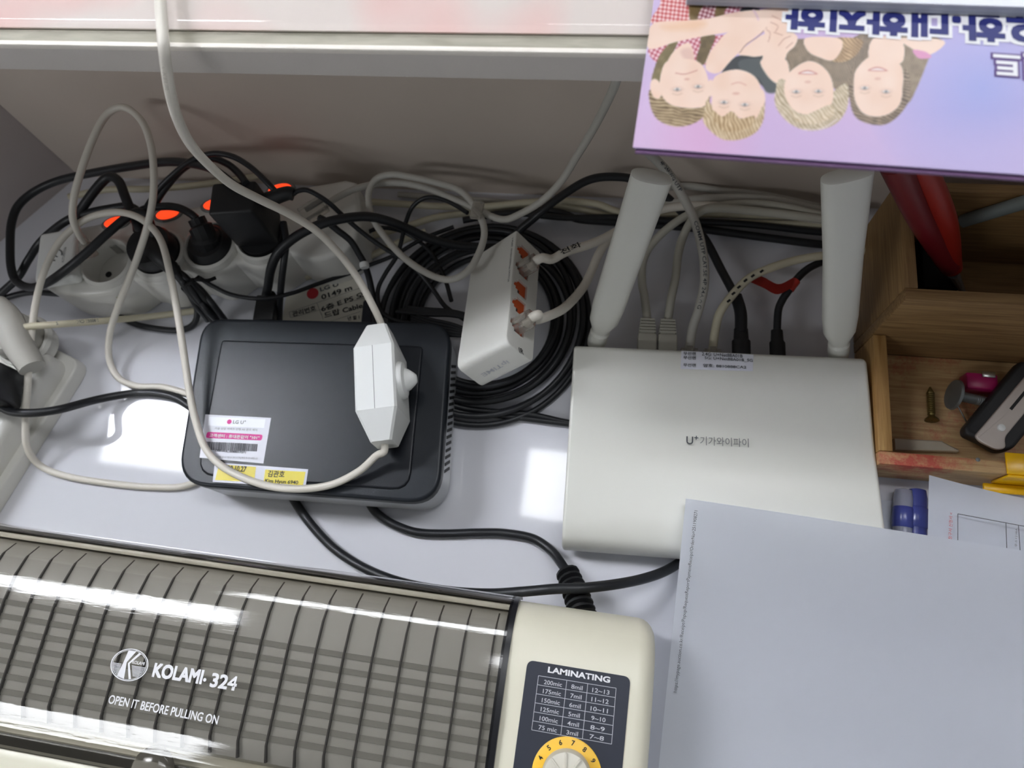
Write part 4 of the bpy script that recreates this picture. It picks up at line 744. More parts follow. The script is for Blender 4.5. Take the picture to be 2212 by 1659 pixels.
# laminator mains lead and the second lead
ml = thing('laminator_lead', P(1250, 1290, 0), 'black mains lead with a ribbed strain relief at the laminator back', 'cable')
cord('cord', [(790, 1060, 0.0035), (800, 1090, 0.0035), (818, 1112, 0.0035), (852, 1134, 0.0035), (900, 1150, 0.0035), (960, 1153, 0.0035), (1030, 1151, 0.0035), (1090, 1152, 0.0035), (1150, 1163, 0.004), (1190, 1189, 0.008), (1213, 1218, 0.014), (1232, 1250, 0.022), (1246, 1285, 0.030), (1256, 1325, 0.036)], 0.0030, 'black_cord', ml)
sp = catmull(pp([(1226, 1238, 0.020), (1238, 1268, 0.026), (1250, 1300, 0.033), (1258, 1330, 0.037)]), 14)
bm = B(); sweep(bm, sp, lambda t: 0.0044 + 0.0014 * t + (0.0030 if (t * 7) % 1 < 0.5 else 0.0), 14); obj('strain_relief', bm, 'black_plastic', ml, ang=0.5)
top_cord([(610, 1030, 0.0035), (632, 1075, 0.0035), (668, 1128, 0.0035), (716, 1180, 0.004), (770, 1218, 0.006), (830, 1246, 0.010), (900, 1266, 0.014), (980, 1278, 0.022), (1060, 1282, 0.032), (1130, 1278, 0.040), (1200, 1272, 0.044), (1260, 1270, 0.044), (1330, 1262, 0.036), (1390, 1250, 0.022), (1440, 1232, 0.010), (1480, 1205, 0.004), (1510, 1170, 0.0038)], 0.0031, 'black lead sweeping from the modem over the laminator strain relief to under the router')
# ================================================================== paper tag under the wires
tg = thing('paper_tag', P(700, 660, 0), 'cream paper tag with a red dot and handwriting on the desk behind the modem', 'paper tag')
def c3(x, y): return (590 + x / 9.217, 570 + y / 9.217)
ZTg = 0.0010
w_ = [P(*p, ZTg) for p in ((618, 642), (764, 592), (800, 640), (795, 712), (604, 720))]; bm = B(); prism(bm, I4, [(p.x, p.y) for p in w_], 0.0004, ZTg); obj('card', bm, 'tag_cream', tg)
flatpoly('tag_backing', [(700, 596), (770, 575), (840, 600), (838, 720), (784, 712), (790, 640), (764, 594)], 0.0004, 'gate_dark', tg, lift=0.0002) if False else None
bm = B(); q = P(*c3(788, 590), ZTg); lathe(bm, T(q.x, q.y, ZTg), [(0.0046, 0.0), (0.0046, 0.0002)], 28); obj('red_dot', bm, 'ink_red', tg)
for tx, a, b, h, m in (('LG U⁺', (945, 555), (1380, 420), 100, 'ink_soft'), ('0149 m', (975, 720), (1580, 520), 115, 'ink'), ('6층 E PS 오', (975, 965), (1830, 660), 135, 'ink'), ('드랍 Cable', (1030, 1090), (1790, 880), 135, 'ink'), ('관리번호', (395, 1060), (860, 930), 120, 'ink'), ('년 월 1', (1490, 1135), (1720, 1100), 90, 'ink')):
    ptext(tx, tg, m, c3(*a), c3(*b), h / 9.217, ZTg, 0.022, lift=0.0003)
bm = B()
for a, b in (((320, 965), (1790, 465)), ((350, 1075), (1830, 675)), ((875, 780), (960, 1010)), ((320, 965), (350, 1075)), ((960, 990), (1000, 1110)), ((1050, 1180), (1740, 950))): line(bm, P(*c3(*a), ZTg).xy, P(*c3(*b), ZTg).xy, 0.00022, ZTg + 0.00025)
obj('ruled_lines', bm, 'ink_soft', tg, smooth=False)
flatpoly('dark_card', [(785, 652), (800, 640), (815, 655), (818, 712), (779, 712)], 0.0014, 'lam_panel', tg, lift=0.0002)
# ================================================================== wooden organizer
ZTR, ZTL = 0.036, 0.0865; _a = P(1898, 1001, ZTR); _b = P(1883, 721, ZTR); OX, OYf, OYm, OYb = (_a.x + _b.x) / 2 + 0.0006, _a.y, _b.y, P(2022, 392, ZTL).y; XR = 0.37
org = thing('wooden_organizer', (0.25, 0.19, 0), 'wooden desk organizer with a tall compartment behind a low tray at the right', 'desk organizer')
def obx(name, lo, hi, m, bev=0.0008): bm = B(); box(bm, I4, lo, hi, bev); return obj(name, bm, m, org)
obx('tall_front_wall', (OX, OYm, 0.001), (XR, OYm + 0.0075, ZTL), 'oak'); obx('tall_back_wall', (OX + .0076, OYb - 0.007, 0.001), (XR, OYb, ZTL - 0.0002), 'oak')
M['oak_y'] = wood('oak_y', (122, 92, 58), (160, 128, 84), sc=(160, 8, 160)); wood('oak_light_y', (158, 118, 66), (196, 158, 100), sc=(160, 8, 160))
obx('tall_left_wall', (OX, OYm + 0.0076, 0.001), (OX + 0.0075, OYb, ZTL - 0.0002), 'oak_y')
obx('tall_right_wall', (XR - 0.0075, OYm + 0.0076, 0.001), (XR + 0.0, OYb - 0.0072, ZTL - 0.0004), 'oak_y')
obx('tall_floor', (OX + .0076, OYm + .0076, 0.001), (XR - .0076, OYb - .0071, 0.006), 'oak')
obx('tray_left_wall', (OX + 0.0003, OYf + 0.0082, 0.001), (OX + 0.0083, OYm - 0.0002, ZTR), 'oak_light_y')
m = wood('stained_oak', (166, 130, 86), (204, 172, 124)); nt = m.node_tree; b_ = nt.nodes['Principled BSDF']; src = b_.inputs['Base Color'].links[0].from_socket
tc = nt.nodes['Texture Coordinate']; n1 = nt.nodes.new('ShaderNodeTexNoise'); n1.inputs['Scale'].default_value = 160; n1.inputs['Detail'].default_value = 6; n1.inputs['Roughness'].default_value = 0.8
n2 = nt.nodes.new('ShaderNodeTexNoise'); n2.inputs['Scale'].default_value = 22; n2.inputs['Detail'].default_value = 1
nt.links.new(tc.outputs['Object'], n1.inputs[0]); nt.links.new(tc.outputs['Object'], n2.inputs[0])
ml_ = nt.nodes.new('ShaderNodeMath'); ml_.operation = 'MULTIPLY'; nt.links.new(n1.outputs[0], ml_.inputs[0]); nt.links.new(n2.outputs[0], ml_.inputs[1])
r_ = nt.nodes.new('ShaderNodeValToRGB'); r_.color_ramp.elements[0].position = 0.23; r_.color_ramp.elements[1].position = 0.42; nt.links.new(ml_.outputs[0], r_.inputs[0])
mx = nt.nodes.new('ShaderNodeMix'); mx.data_type = 'RGBA'; nt.links.new(r_.outputs[0], mx.inputs[0]); nt.links.new(src, mx.inputs[6]); mx.inputs[7].default_value = (*lin((176, 76, 60)), 1); nt.links.new(mx.outputs[2], b_.inputs['Base Color'])
obx('tray_front_wall', (OX + 0.0003, OYf, 0.001), (XR, OYf + 0.0080, ZTR), 'stained_oak')
obx('tray_floor', (OX + 0.0085, OYf + 0.0082, 0.001), (XR, OYm - 0.0003, 0.0045), 'stained_oak')
bm = B(); q = P(2112, 993, ZTR); lathe(bm, T(q.x, q.y, ZTR - 0.0005), [(0.0011, 0.0), (0.0013, 0.0008), (0.0004, 0.0010)], 12); obj('nail_head', bm, 'metal_dark', org)
# tools in the tall compartment
pt = thing('pliers', P(2060, 600, 0.02), 'pliers with red grips leaning in the tall wooden compartment', 'pliers')
for i, (a, b_, m, r0) in enumerate((((1932, 350, 0.150), (2052, 575, 0.060), 'maroon_handle', 0.0078), ((1985, 350, 0.145), (2056, 580, 0.056), 'red_handle', 0.0074))):
    A, Bq = P(*a), P(*b_); A.y = min(A.y, OYb - 0.014); mid = (A + Bq) / 2 + Vector((-0.002 + .006 * i, 0, 0.0)); bm = B(); sweep(bm, catmull([A, mid, Bq], 8), lambda t, r0=r0: r0 * (1 - 0.2 * t), 16); obj('grip', bm, m, pt)
A, Bq = P(2056, 584, 0.055), P(2085, 640, 0.012); bm = B(); sweep(bm, catmull([A, (A + Bq) / 2, Bq], 5), lambda t: 0.006 - 0.004 * t, 12, 0.6); obj('jaw', bm, 'metal_dark', pt)
A, Bq = P(2078, 478, 0.060), P(2250, 420, 0.095); Bq.y = min(Bq.y, OYb - 0.014); bm = B(); sweep(bm, [A, A.lerp(Bq, .5), Bq], 0.0042, 12); tag(obj('grey_rod', bm, 'steel_grey'), 'grey round rod lying across the tall wooden compartment', 'rod')
w_ = [P(*p, 0.036) for p in ((1984, 452), (2052, 560), (2078, 618), (1996, 620))]; bm = B(); prism(bm, I4, [(p.x, p.y) for p in w_], 0.0064, 0.036, bev=0.001); tag(obj('black_case', bm, 'black_matte'), 'flat black case in the left corner of the tall wooden compartment', 'case')
# things in the tray
def lay(o, ax, side=None): ax = Vector(ax).normalized(); s = ax.cross(Vector((0, 0, 1))).normalized(); return fr(o, s, None, ax)
ht, tp = P(2013, 909, 0.0085), P(2009, 836, 0.0070); L = (tp - ht).length; sf = lay(ht, tp - ht)
sc_ = [(0.0005, 0), (0.0044, 0.0002), (0.0042, 0.0010), (0.0022, 0.0030)]; n_ = 12
for i in range(n_): z = 0.004 + (L - 0.008) * i / n_; sc_ += [(0.0019, z), (0.0025, z + (L - 0.008) / n_ * .5)]
sc_ += [(0.0004, L)]
bm = B(); lathe(bm, sf, sc_, 16, cap=False); tag(obj('wood_screw', bm, 'screw_brass', ang=1.2), 'dark brass wood screw lying head down in the wooden tray', 'screw')
ht, tp = P(2058, 852, 0.014), P(2146, 872, 0.011); bf = lay(ht, tp - ht); L = (tp - ht).length
bt = thing('steel_bolt', ht, 'grey steel bolt with a flanged head lying in the wooden tray', 'bolt')
bm = B(); lathe(bm, bf, [(0.0005, 0.0), (0.0096, 0.0), (0.0100, 0.0016), (0.0050, 0.0030), (0.0034, 0.0045), (0.0032, L * .55)], 28); obj('head', bm, 'metal_dark', bt)
bp_ = [(0.0030, L * .55)]
for i in range(9): z = L * .56 + L * .4 * i / 9; bp_ += [(0.0027, z), (0.0033, z + L * .02)]
bm = B(); lathe(bm, bf, bp_ + [(0.0020, L)], 20); obj('thread', bm, 'metal_dark', bt, ang=1.2)
q0, q1 = P(2088, 832, 0.014), P(2156, 838, 0.014); mf = fr(q0, q1 - q0)
mc = thing('magenta_sharpener', q0, 'magenta pencil sharpener with a metal edge at the back of the wooden tray', 'pencil sharpener')
bm = B(); box(bm, mf, (0, -0.002, -0.0095), ((q1 - q0).length, 0.009, 0.001), 0.0012); obj('body', bm, 'magenta_plastic', mc)
bm = B(); box(bm, mf, (0.009, 0.006, 0.0010), (0.017, 0.010, 0.0022), 0.0003); obj('blade', bm, 'metal', mc)
kA, kB = P(2130, 945, 0.022), P(2262, 796, 0.030); kf = fr(kA, kB - kA); L = (kB - kA).length
kn = thing('utility_knife', kA, 'black utility knife with a silver insert across the wooden tray', 'knife')
bm = B(); prism(bm, kf, rpoly([(-0.003, -0.0105), (0.004, -0.0155), (L, -0.0155), (L, 0.0130), (-0.003, 0.0130), (-0.0065, 0.010), (-0.004, 0.0)], 0.004), -0.008, 0.001, bev=0.002, bevlow=0.002); obj('handle', bm, 'black_plastic', kn)
bm = B(); prism(bm, kf, rpoly([(-0.004, -0.0085), (0.001, -0.0120), (0.006, -0.0075), (L, -0.0075), (L, 0.0055), (0.004, 0.0058), (-0.0045, 0.0060), (-0.0060, 0.002)], 0.004), 0.0008, 0.0022, bev=0.0006); ins = obj('silver_insert', bm, 'knife_silver', kn)
bm = B(); lathe(bm, kf @ T(0.010, -0.0025, 0.0022), [(0.0024, 0.0), (0.0022, 0.0010), (0.0006, 0.0014)], 20); obj('rivet', bm, 'white_plastic', kn)
bm = B(); box(bm, kf, (0.024, -0.0010, 0.0021), (L, 0.0008, 0.0024)); obj('slot', bm, 'ink', kn)
w_ = [P(*p, 0.0085) for p in ((1932, 946), (2035, 952), (2072, 976), (1934, 972))]; bm = B(); prism(bm, I4, [(p.x, p.y) for p in w_], 0.0046, 0.0085, bev=0.001); tag(obj('plastic_strip', bm, 'frost'), 'frosted plastic strip against the front wall of the wooden tray', 'plastic strip')
A, Bq = P(2066, 872, 0.010), P(2092, 920, 0.007); bm = B(); sweep(bm, [A, A.lerp(Bq, .5), Bq], 0.0005, 8); tag(obj('steel_pin', bm, 'metal'), 'thin steel pin lying between the bolt and the utility knife', 'pin')
yc = thing('yellow_clip', P(2190, 1000, 0.05), 'yellow metal binder clip gripping the front edge of the wooden tray', 'binder clip')
y0_, y1_ = P(2172, 976, ZTR + 0.002), P(2172, 1010, ZTR + 0.002)
bm = B(); box(bm, I4, (y0_.x, OYf - 0.0004, ZTR + 0.0002), (y0_.x + 0.032, y0_.y, ZTR + 0.0018), 0.0008); obj('clip_top', bm, 'yellow_paint', yc)
bm = B(); box(bm, I4, (y0_.x, OYf - 0.0022, 0.018), (y0_.x + 0.032, OYf - 0.0004, ZTR + 0.0018), 0.0008); obj('clip_front', bm, 'yellow_paint', yc)
bm = B(); box(bm, I4, (y0_.x - 0.005, OYf - 0.0080, 0.0180), (y0_.x + 0.026, OYf - 0.0022, 0.0200), 0.0010); obj('clip_foot', bm, 'yellow_paint', yc)
bm = B(); sweep(bm, pp([(2180, 1030, 0.024), (2200, 1022, 0.026), (2235, 1008, 0.030)]), 0.0007, 8); obj('wire_arm', bm, 'metal', yc)
# ================================================================== papers at the lower right
def sheet(name, px, zf, m, label, cat='paper', nx=24, ny=24):
    """a sheet between four pixel corners, its height given by zf(s, t)"""
    c = [P(*p[:2], p[2]) for p in px]; bm = B(); g = []
    for j in range(ny + 1):
        row = []
        for i in range(nx + 1):
            s, t = i / nx, j / ny; p = c[0].lerp(c[1], s).lerp(c[3].lerp(c[2], s), t); p.z += zf(s, t); row.append(bm.verts.new(p))
        g.append(row)
    for j in range(ny):
        for i in range(nx): bm.faces.new((g[j][i], g[j + 1][i], g[j + 1][i + 1], g[j][i + 1]))
    bmesh.ops.solidify(bm, geom=bm.faces[:], thickness=0.00012); return tag(obj(name, bm, m, ang=1.0), label, cat)
A = P(1482, 1076, 0.0450); Bq = P(2212, 1190, 0.0450); Cq = P(1415, 1659, 0.0450); ex = (Bq - A).normalized(); ey = Vector((ex.y, -ex.x, 0))
def toxy(w): return w
bm = B(); g = []; NX, NY = 36, 28
def a4z(s, t): return 0.0452 + 0.0016 * math.sin(math.pi * min(1, s * 1.6)) * (1 - t) - 0.0012 * (1 - s) ** 6 * (1 - t) ** 6 + 0.0015 * t * t
for j in range(NY + 1): g.append([bm.verts.new((A + ex * (0.297 * i / NX) + ey * (0.21 * j / NY)).xy.to_3d() + Vector((0, 0, a4z(i / NX, j / NY)))) for i in range(NX + 1)])
for j in range(NY):
    for i in range(NX): bm.faces.new((g[j][i], g[j + 1][i], g[j + 1][i + 1], g[j][i + 1]))
bmesh.ops.solidify(bm, geom=bm.faces[:], thickness=-0.00012)
big = thing('printed_page', A, 'large almost blank white page lying over the front of the wifi router', 'paper'); obj('page', bm, 'paper_white', big, ang=1)
ptext('https://mypage.auction.co.kr/Receipt/Popup/RequestReportPaymentReceipt?OrderNo=2511908271', big, 'ink_soft', (1463, 1497), (1509, 1105), 8.5, 0.0472, 0.0, lift=0.0004) if False else None
a_, b_ = P(1509, 1104, 0.0474), P(1464, 1497, 0.0474)
text('https://mypage.auction.co.kr/Receipt/Popup/RequestReportPaymentReceipt?OrderNo=2511908271', big, 'ink_soft', fr(b_, a_ - b_), (a_ - b_).length, 0.0024, 0.0)
def fz(s, t): return 0.004 * math.cos(math.pi * s) * (1 - t)
fp = thing('form_page', P(2100, 1120, 0), 'white form page with a ruled table and red writing below the wooden tray', 'paper')
c = [P(2007, 1026, 0.034), P(2290, 1092, 0.026), P(2290, 1260, 0.030), P(2002, 1250, 0.030)]; bm = B(); g = []
for j in range(13):
    g.append([])
    for i in range(25):
        s, t = i / 24, j / 12; p = c[0].lerp(c[1], s).lerp(c[3].lerp(c[2], s), t); p.z += -0.003 * math.sin(math.pi * s) * (1 - t); g[-1].append(bm.verts.new(p))
for j in range(12):
    for i in range(24): bm.faces.new((g[j][i], g[j + 1][i], g[j + 1][i + 1], g[j][i + 1]))
bmesh.ops.solidify(bm, geom=bm.faces[:], thickness=-0.00012); obj('page', bm, 'paper_white', fp, ang=1)
bm = B(); ZF = 0.0335
for a, b in (((2069, 1110), (2240, 1142)), ((2069, 1110), (2069, 1172)), ((2173, 1130), (2175, 1190)), ((2200, 1134), (2204, 1196)), ((2069, 1170), (2240, 1202))): line(bm, P(*a, ZF).xy, P(*b, ZF).xy, 0.0004, ZF)
obj('table_lines', bm, 'ink_soft', fp, smooth=False)
a_, b_ = P(2058, 1108, ZF), P(2056, 1166, ZF); text('청구서 신청서 <', fp, 'ink_red', fr(b_, a_ - b_), (a_ - b_).length, 0.0020, 0.0)
a_, b_ = P(2198, 1142, ZF), P(2197, 1182, ZF); text('주소1238A', fp, 'ink_grey', fr(b_, a_ - b_), (a_ - b_).length, 0.0012, 0.0)
sheet('paper_scrap', [(1890, 1078, 0.0012), (1938, 1084, 0.0012), (1938, 1180, 0.0012), (1885, 1180, 0.0012)], lambda s, t: 0.0004, 'paper_white', 'small white paper scrap beside the right edge of the wifi router', nx=2, ny=2)
for k, (u, m_, lb) in enumerate(((1984, 'blue_clear', 'blue see through pen below the wooden tray, next to the form page'), (1954, 'clear_grey', 'clear grey pen below the wooden tray, next to the paper scrap'))):
    pn = thing('ballpoint_pen', P(u, 1100, 0.0), lb, 'pen', None); A = P(u - 2, 1056, 0.0072); Bq = P(u - 6, 1240, 0.0072); pf = lay(A, Bq - A); L = (Bq - A).length
    bm = B(); lathe(bm, pf, [(0.0020, 0.0), (0.0050, 0.0010), (0.0058, 0.006), (0.0058, L)], 20); obj('barrel', bm, m_, pn)
    bm = B(); lathe(bm, pf, [(0.0059, 0.012), (0.0064, 0.013), (0.0064, 0.024), (0.0059, 0.025)], 20, cap=False); obj('grip', bm, 'blue_clear', pn)
# ================================================================== magazine with its printed cover, booklet on top
ZM = 0.2656
mA = P(1367, 318, ZM); mB = P(2212, 377, ZM); mC = P(1412, 0, ZM); mx_ = (mB - mA).normalized(); MF_ = fr((mA.x, mA.y, 0), mx_); MW, MH = 0.29, 0.205
mag = thing('magazine', MF_ @ Vector((0.14, 0.10, 0.2635)), 'lilac and pink magazine showing four children, jutting over the shelf edge', 'magazine')
skew = (mC - mA).dot(MF_.col[0].xyz) / (mC - mA).dot(MF_.col[1].xyz)
def mo(x, y): return (x + skew * y, y)
bm = B(); prism(bm, MF_, [mo(0.0006, 0.0006), mo(MW, 0.0006), mo(MW, MH), mo(0.0006, MH)], 0.2636, ZM - 0.0004); mat('page_pink', (206, 176, 208), 0.6); obj('pages', bm, 'page_pink', mag)
bm = B(); prism(bm, MF_, [mo(0.001, -0.0010), mo(MW, -0.0010), mo(MW, MH), mo(0.001, MH)], 0.2632, 0.2642); mat('spine_purple', (120, 88, 128), 0.5); obj('lower_sheets', bm, 'spine_purple', mag)
def px_of(w):
    """picture coordinates in which the cover design below was drawn"""
    d = w - Vector((0, 0, H)); c = _X * d.x + _Y * d.y + _Z * d.z; return CX + FPX * c.x / c.z, CY + FPX * c.y / c.z
SX = 0.00034; nx, ny = int(0.150 / SX), int(0.078 / SX)
xs = np.linspace(0, 0.150, nx); ys = np.linspace(0, 0.078, ny); GX, GY = np.meshgrid(xs, ys); GXs = GX + skew * GY
o = MF_.col[3].xyz; a = MF_.col[0].xyz; b = MF_.col[1].xyz
WX = o.x + a.x * GXs + b.x * GY; WY = o.y + a.y * GXs + b.y * GY; WZ = np.full_like(WX, ZM)
D = np.stack([WX, WY, WZ - H], -1); R3 = np.array([list(_X), list(_Y), list(_Z)])   # rows of X,Y,Z in lens coordinates
Cc = D @ R3; U = CX + FPX * Cc[..., 0] / Cc[..., 2]; V = CY + FPX * Cc[..., 1] / Cc[..., 2]
rng = np.random.RandomState(4)
def noise(cell, seed):
    r = np.random.RandomState(seed); g = r.rand(64, 160); uu = U / cell; vv = V / cell; i = np.floor(uu).astype(int); j = np.floor(vv).astype(int); fu = uu - i; fv = vv - j
    fu = fu * fu * (3 - 2 * fu); fv = fv * fv * (3 - 2 * fv); q = lambda J, I: g[J % 64, I % 160]
    return (q(j, i) * (1 - fu) + q(j, i + 1) * fu) * (1 - fv) + (q(j + 1, i) * (1 - fu) + q(j + 1, i + 1) * fu) * fv
def mixc(img, col, m): m = m[..., None]; return img * (1 - m) + np.array(col, float) * m if not isinstance(col, np.ndarray) else img * (1 - m) + col * m
def ell(cx, cy, rx, ry, ang=0, soft=1.6):
    c, s = math.cos(ang), math.sin(ang); x = (U - cx) * c + (V - cy) * s; y = -(U - cx) * s + (V - cy) * c
    d = (np.sqrt((x / rx) ** 2 + (y / ry) ** 2) - 1) * min(rx, ry); return np.clip(0.5 - d / soft, 0, 1)
def pol(pts, soft=1.4):
    pts = catclosed(pts); n = len(pts); ins = np.zeros(U.shape, bool); dm = np.full(U.shape, 1e9)
    x0 = min(p[0] for p in pts) - 6; x1 = max(p[0] for p in pts) + 6; y0 = min(p[1] for p in pts) - 6; y1 = max(p[1] for p in pts) + 6
    bb = (U > x0) & (U < x1) & (V > y0) & (V < y1); u = U[bb]; v = V[bb]; i_ = np.zeros(u.shape, bool); d_ = np.full(u.shape, 1e9)
    for k in range(n):
        ax_, ay_ = pts[k]; bx_, by_ = pts[(k + 1) % n]
        cnd = ((ay_ > v) != (by_ > v)) & (u < (bx_ - ax_) * (v - ay_) / (by_ - ay_ + 1e-12) + ax_); i_ ^= cnd
        l2 = (bx_ - ax_) ** 2 + (by_ - ay_) ** 2 + 1e-9; t = np.clip(((u - ax_) * (bx_ - ax_) + (v - ay_) * (by_ - ay_)) / l2, 0, 1)
        d_ = np.minimum(d_, np.hypot(u - ax_ - t * (bx_ - ax_), v - ay_ - t * (by_ - ay_)))
    out = np.zeros(U.shape); out[bb] = np.clip(0.5 + np.where(i_, d_, -d_) / soft, 0, 1); return out
def catclosed(pts, per=4):
    n = len(pts); o_ = []
    for i in range(n):
        p0, p1, p2, p3 = [np.array(pts[(i + k) % n], float) for k in (-1, 0, 1, 2)]
        for j in range(per):
            t = j / per; q = 0.5 * ((2 * p1) + (p2 - p0) * t + (2 * p0 - 5 * p1 + 4 * p2 - p3) * t * t + (3 * p1 - p0 - 3 * p2 + p3) * t ** 3); o_.append((q[0], q[1]))
    return o_
def stroke(pts, w, soft=1.4):
    p = [(q.x, q.y) for q in catmull([Vector((x, y, 0)) for x, y in pts], 5)]; d_ = np.full(U.shape, 1e9)
    for (ax_, ay_), (bx_, by_) in zip(p, p[1:]):
        l2 = (bx_ - ax_) ** 2 + (by_ - ay_) ** 2 + 1e-9; t = np.clip(((U - ax_) * (bx_ - ax_) + (V - ay_) * (by_ - ay_)) / l2, 0, 1); d_ = np.minimum(d_, np.hypot(U - ax_ - t * (bx_ - ax_), V - ay_ - t * (by_ - ay_)))
    return np.clip(0.5 + (w / 2 - d_) / soft, 0, 1)
def grad(ax_, ay_, bx_, by_): return np.clip(((U - ax_) * (bx_ - ax_) + (V - ay_) * (by_ - ay_)) / ((bx_ - ax_) ** 2 + (by_ - ay_) ** 2), 0, 1)
def strands(ang, n=1.6, seed=5, amp=1.0):
    c, s = math.cos(ang), math.sin(ang); q = (-(U) * s + V * c) + 6 * noise(38, seed); return 0.5 + 0.5 * np.sin(q * n + 5 * noise(16, seed + 1)) * amp
img = np.zeros(U.shape + (3,)) + np.array((205, 178, 218.))
img = mixc(img, (226, 170, 208), np.clip(1 - np.hypot((U - 1390) / 260, (V - 300) / 190), 0, 1) ** 0.8)
img = mixc(img, (160, 166, 224), np.clip(1 - np.hypot((U - 2120) / 260, (V - 190) / 230), 0, 1) ** 0.7)
img = mixc(img, (196, 184, 228), np.clip((U - 1700) / 600, 0, 1) * np.clip((V - 240) / 90, 0, 1) * 0.8)
img = mixc(img, (206, 190, 226), np.clip((60 - (U - 1400) / 2) / 60, 0, 1) * 0.6)
SK = (246, 218, 200); SK2 = (232, 188, 160); SH = (226, 186, 168)
def skin(m, f=0.35): 
    global img
    c = np.array(SK, float) * (1 - f * noise(30, 9)[..., None]) + np.array(SK2, float) * f * noise(30, 9)[..., None]; img = mixc(img, c, m)
def gingham(m, ang=0.0, dark=(196, 62, 62), light=(246, 222, 222), cell=4.4):
    global img
    c, s = math.cos(ang), math.sin(ang); x = U * c + V * s; y = -U * s + V * c; w = np.clip(0.5 + 1.6 * np.sin(x * math.pi / cell), 0, 1) * 0.5 + np.clip(0.5 + 1.6 * np.sin(y * math.pi / cell), 0, 1) * 0.5
    c_ = np.array(dark, float) * (1 - w[..., None]) + np.array(light, float) * w[..., None]; img = mixc(img, c_, m)
def hair(m, dk, lt, ang, seed, n=1.4):
    global img
    w = strands(ang, n, seed)[..., None] * 0.75 + noise(9, seed + 3)[..., None] * 0.35; w = np.clip(w, 0, 1); img = mixc(img, np.array(dk, float) * (1 - w) + np.array(lt, float) * w, m)
# long hair of the girl at the right and the dark tops
hair(pol([(1948, 60), (2035, 86), (2020, 100), (2005, 130), (1985, 180), (1960, 225), (1935, 200), (1930, 120)]), (104, 84, 66), (176, 158, 132), 1.9, 20)
hair(pol([(1845, 80), (1900, 78), (1895, 140), (1862, 235), (1838, 200), (1830, 140)]), (92, 74, 60), (160, 140, 116), 1.7, 22)
hair(pol([(1690, 90), (1790, 88), (1850, 92), (1840, 150), (1825, 215), (1800, 190), (1700, 170)]), (92, 76, 62), (170, 150, 124), 1.2, 24)
hair(pol([(1775, 84), (1860, 84), (1850, 118), (1820, 134), (1790, 128), (1775, 108)]), (120, 88, 56), (216, 182, 138), 0.7, 26, 1.0)
img = mixc(img, (52, 56, 60), pol([(1558, 158), (1590, 122), (1650, 118), (1690, 112), (1700, 150), (1690, 190), (1660, 200), (1640, 180), (1600, 160), (1565, 170)]))
img = mixc(img, (92, 100, 100), pol([(1600, 130), (1650, 128), (1690, 150), (1684, 196), (1655, 200), (1640, 170), (1600, 150)]) * 0.6)
# checked shirt of the girl at the left, arms
gingham(pol([(1432, -20), (1426, 10), (1404, 48), (1440, 48), (1490, 42), (1494, 0), (1500, -20)]), 0.12)
hair(pol([(1494, -5), (1530, -5), (1524, 20), (1512, 40), (1490, 42)]), (80, 62, 34), (140, 116, 66), 1.4, 28)
gingham(pol([(1522, 10), (1552, 10), (1545, 40), (1508, 42)]), 0.3, (130, 40, 52), (236, 214, 218))
hair(pol([(1550, 10), (1576, 10), (1566, 32), (1545, 36)]), (84, 66, 40), (142, 120, 74), 1.4, 30)
gingham(pol([(1574, 14), (1608, 16), (1604, 28), (1566, 32)]), 0.3, (150, 50, 74), (236, 214, 222))
img = mixc(img, (40, 42, 48), pol([(1606, 16), (1640, 18), (1632, 26), (1600, 26)]))
gingham(pol([(1400, 106), (1450, 86), (1500, 78), (1560, 76), (1572, 72), (1545, 100), (1525, 140), (1500, 130), (1440, 118), (1420, 136)]), 0.5, (178, 62, 80), (244, 214, 222))
hair(pol([(1516, 78), (1545, 76), (1534, 110), (1520, 140), (1504, 130), (1512, 100)]), (74, 62, 40), (132, 112, 76), 1.2, 32)
hair(pol([(1466, 86), (1450, 90), (1426, 118), (1414, 146), (1408, 175), (1424, 180), (1434, 150), (1450, 122)]), (88, 76, 46), (156, 140, 96), 2.2, 34)
skin(pol([(1450, 118), (1475, 96), (1492, 96), (1500, 130), (1490, 150), (1440, 150)])); img = mixc(img, (214, 170, 160), pol([(1470, 110), (1492, 104), (1500, 130), (1480, 128)], 8) * 0.5)
skin(pol([(1400, 68), (1418, 48), (1470, 45), (1530, 40), (1580, 28), (1640, 22), (1652, 40), (1650, 62), (1600, 66), (1560, 72), (1500, 82), (1455, 92), (1402, 106)]))
img = mixc(img, (236, 190, 150), pol([(1430, 55), (1510, 44), (1526, 54), (1500, 64), (1450, 66)], 14) * 0.55)
skin(pol([(1572, 70), (1620, 58), (1656, 50), (1655, 62), (1620, 90), (1580, 130), (1552, 158), (1525, 150), (1530, 120), (1550, 92)])); 
skin(pol([(1595, 115), (1630, 86), (1660, 72), (1700, 92), (1680, 108), (1640, 122), (1610, 120)]))
img = mixc(img, (150, 104, 84), stroke([(1598, 114), (1612, 96), (1636, 80), (1656, 60)], 1.6))
skin(pol([(1640, 22), (1700, 18), (1720, 40), (1690, 70), (1660, 62), (1648, 44)])); skin(pol([(1652, 62), (1690, 60), (1722, 78), (1716, 100), (1700, 116), (1690, 150), (1664, 160), (1646, 140), (1650, 110), (1655, 84)]))
skin(pol([(1644, 130), (1694, 126), (1706, 160), (1700, 186), (1676, 180), (1655, 160)]))
for q in ([(1665, 48), (1680, 56), (1676, 68)], [(1656, 64), (1664, 72), (1660, 90)], [(1672, 70), (1690, 76)], [(1682, 98), (1694, 84), (1708, 78)], [(1698, 104), (1712, 92)], [(1668, 34), (1690, 44), (1702, 46)]): img = mixc(img, (176, 118, 98), stroke(q, 1.5) * 0.8)
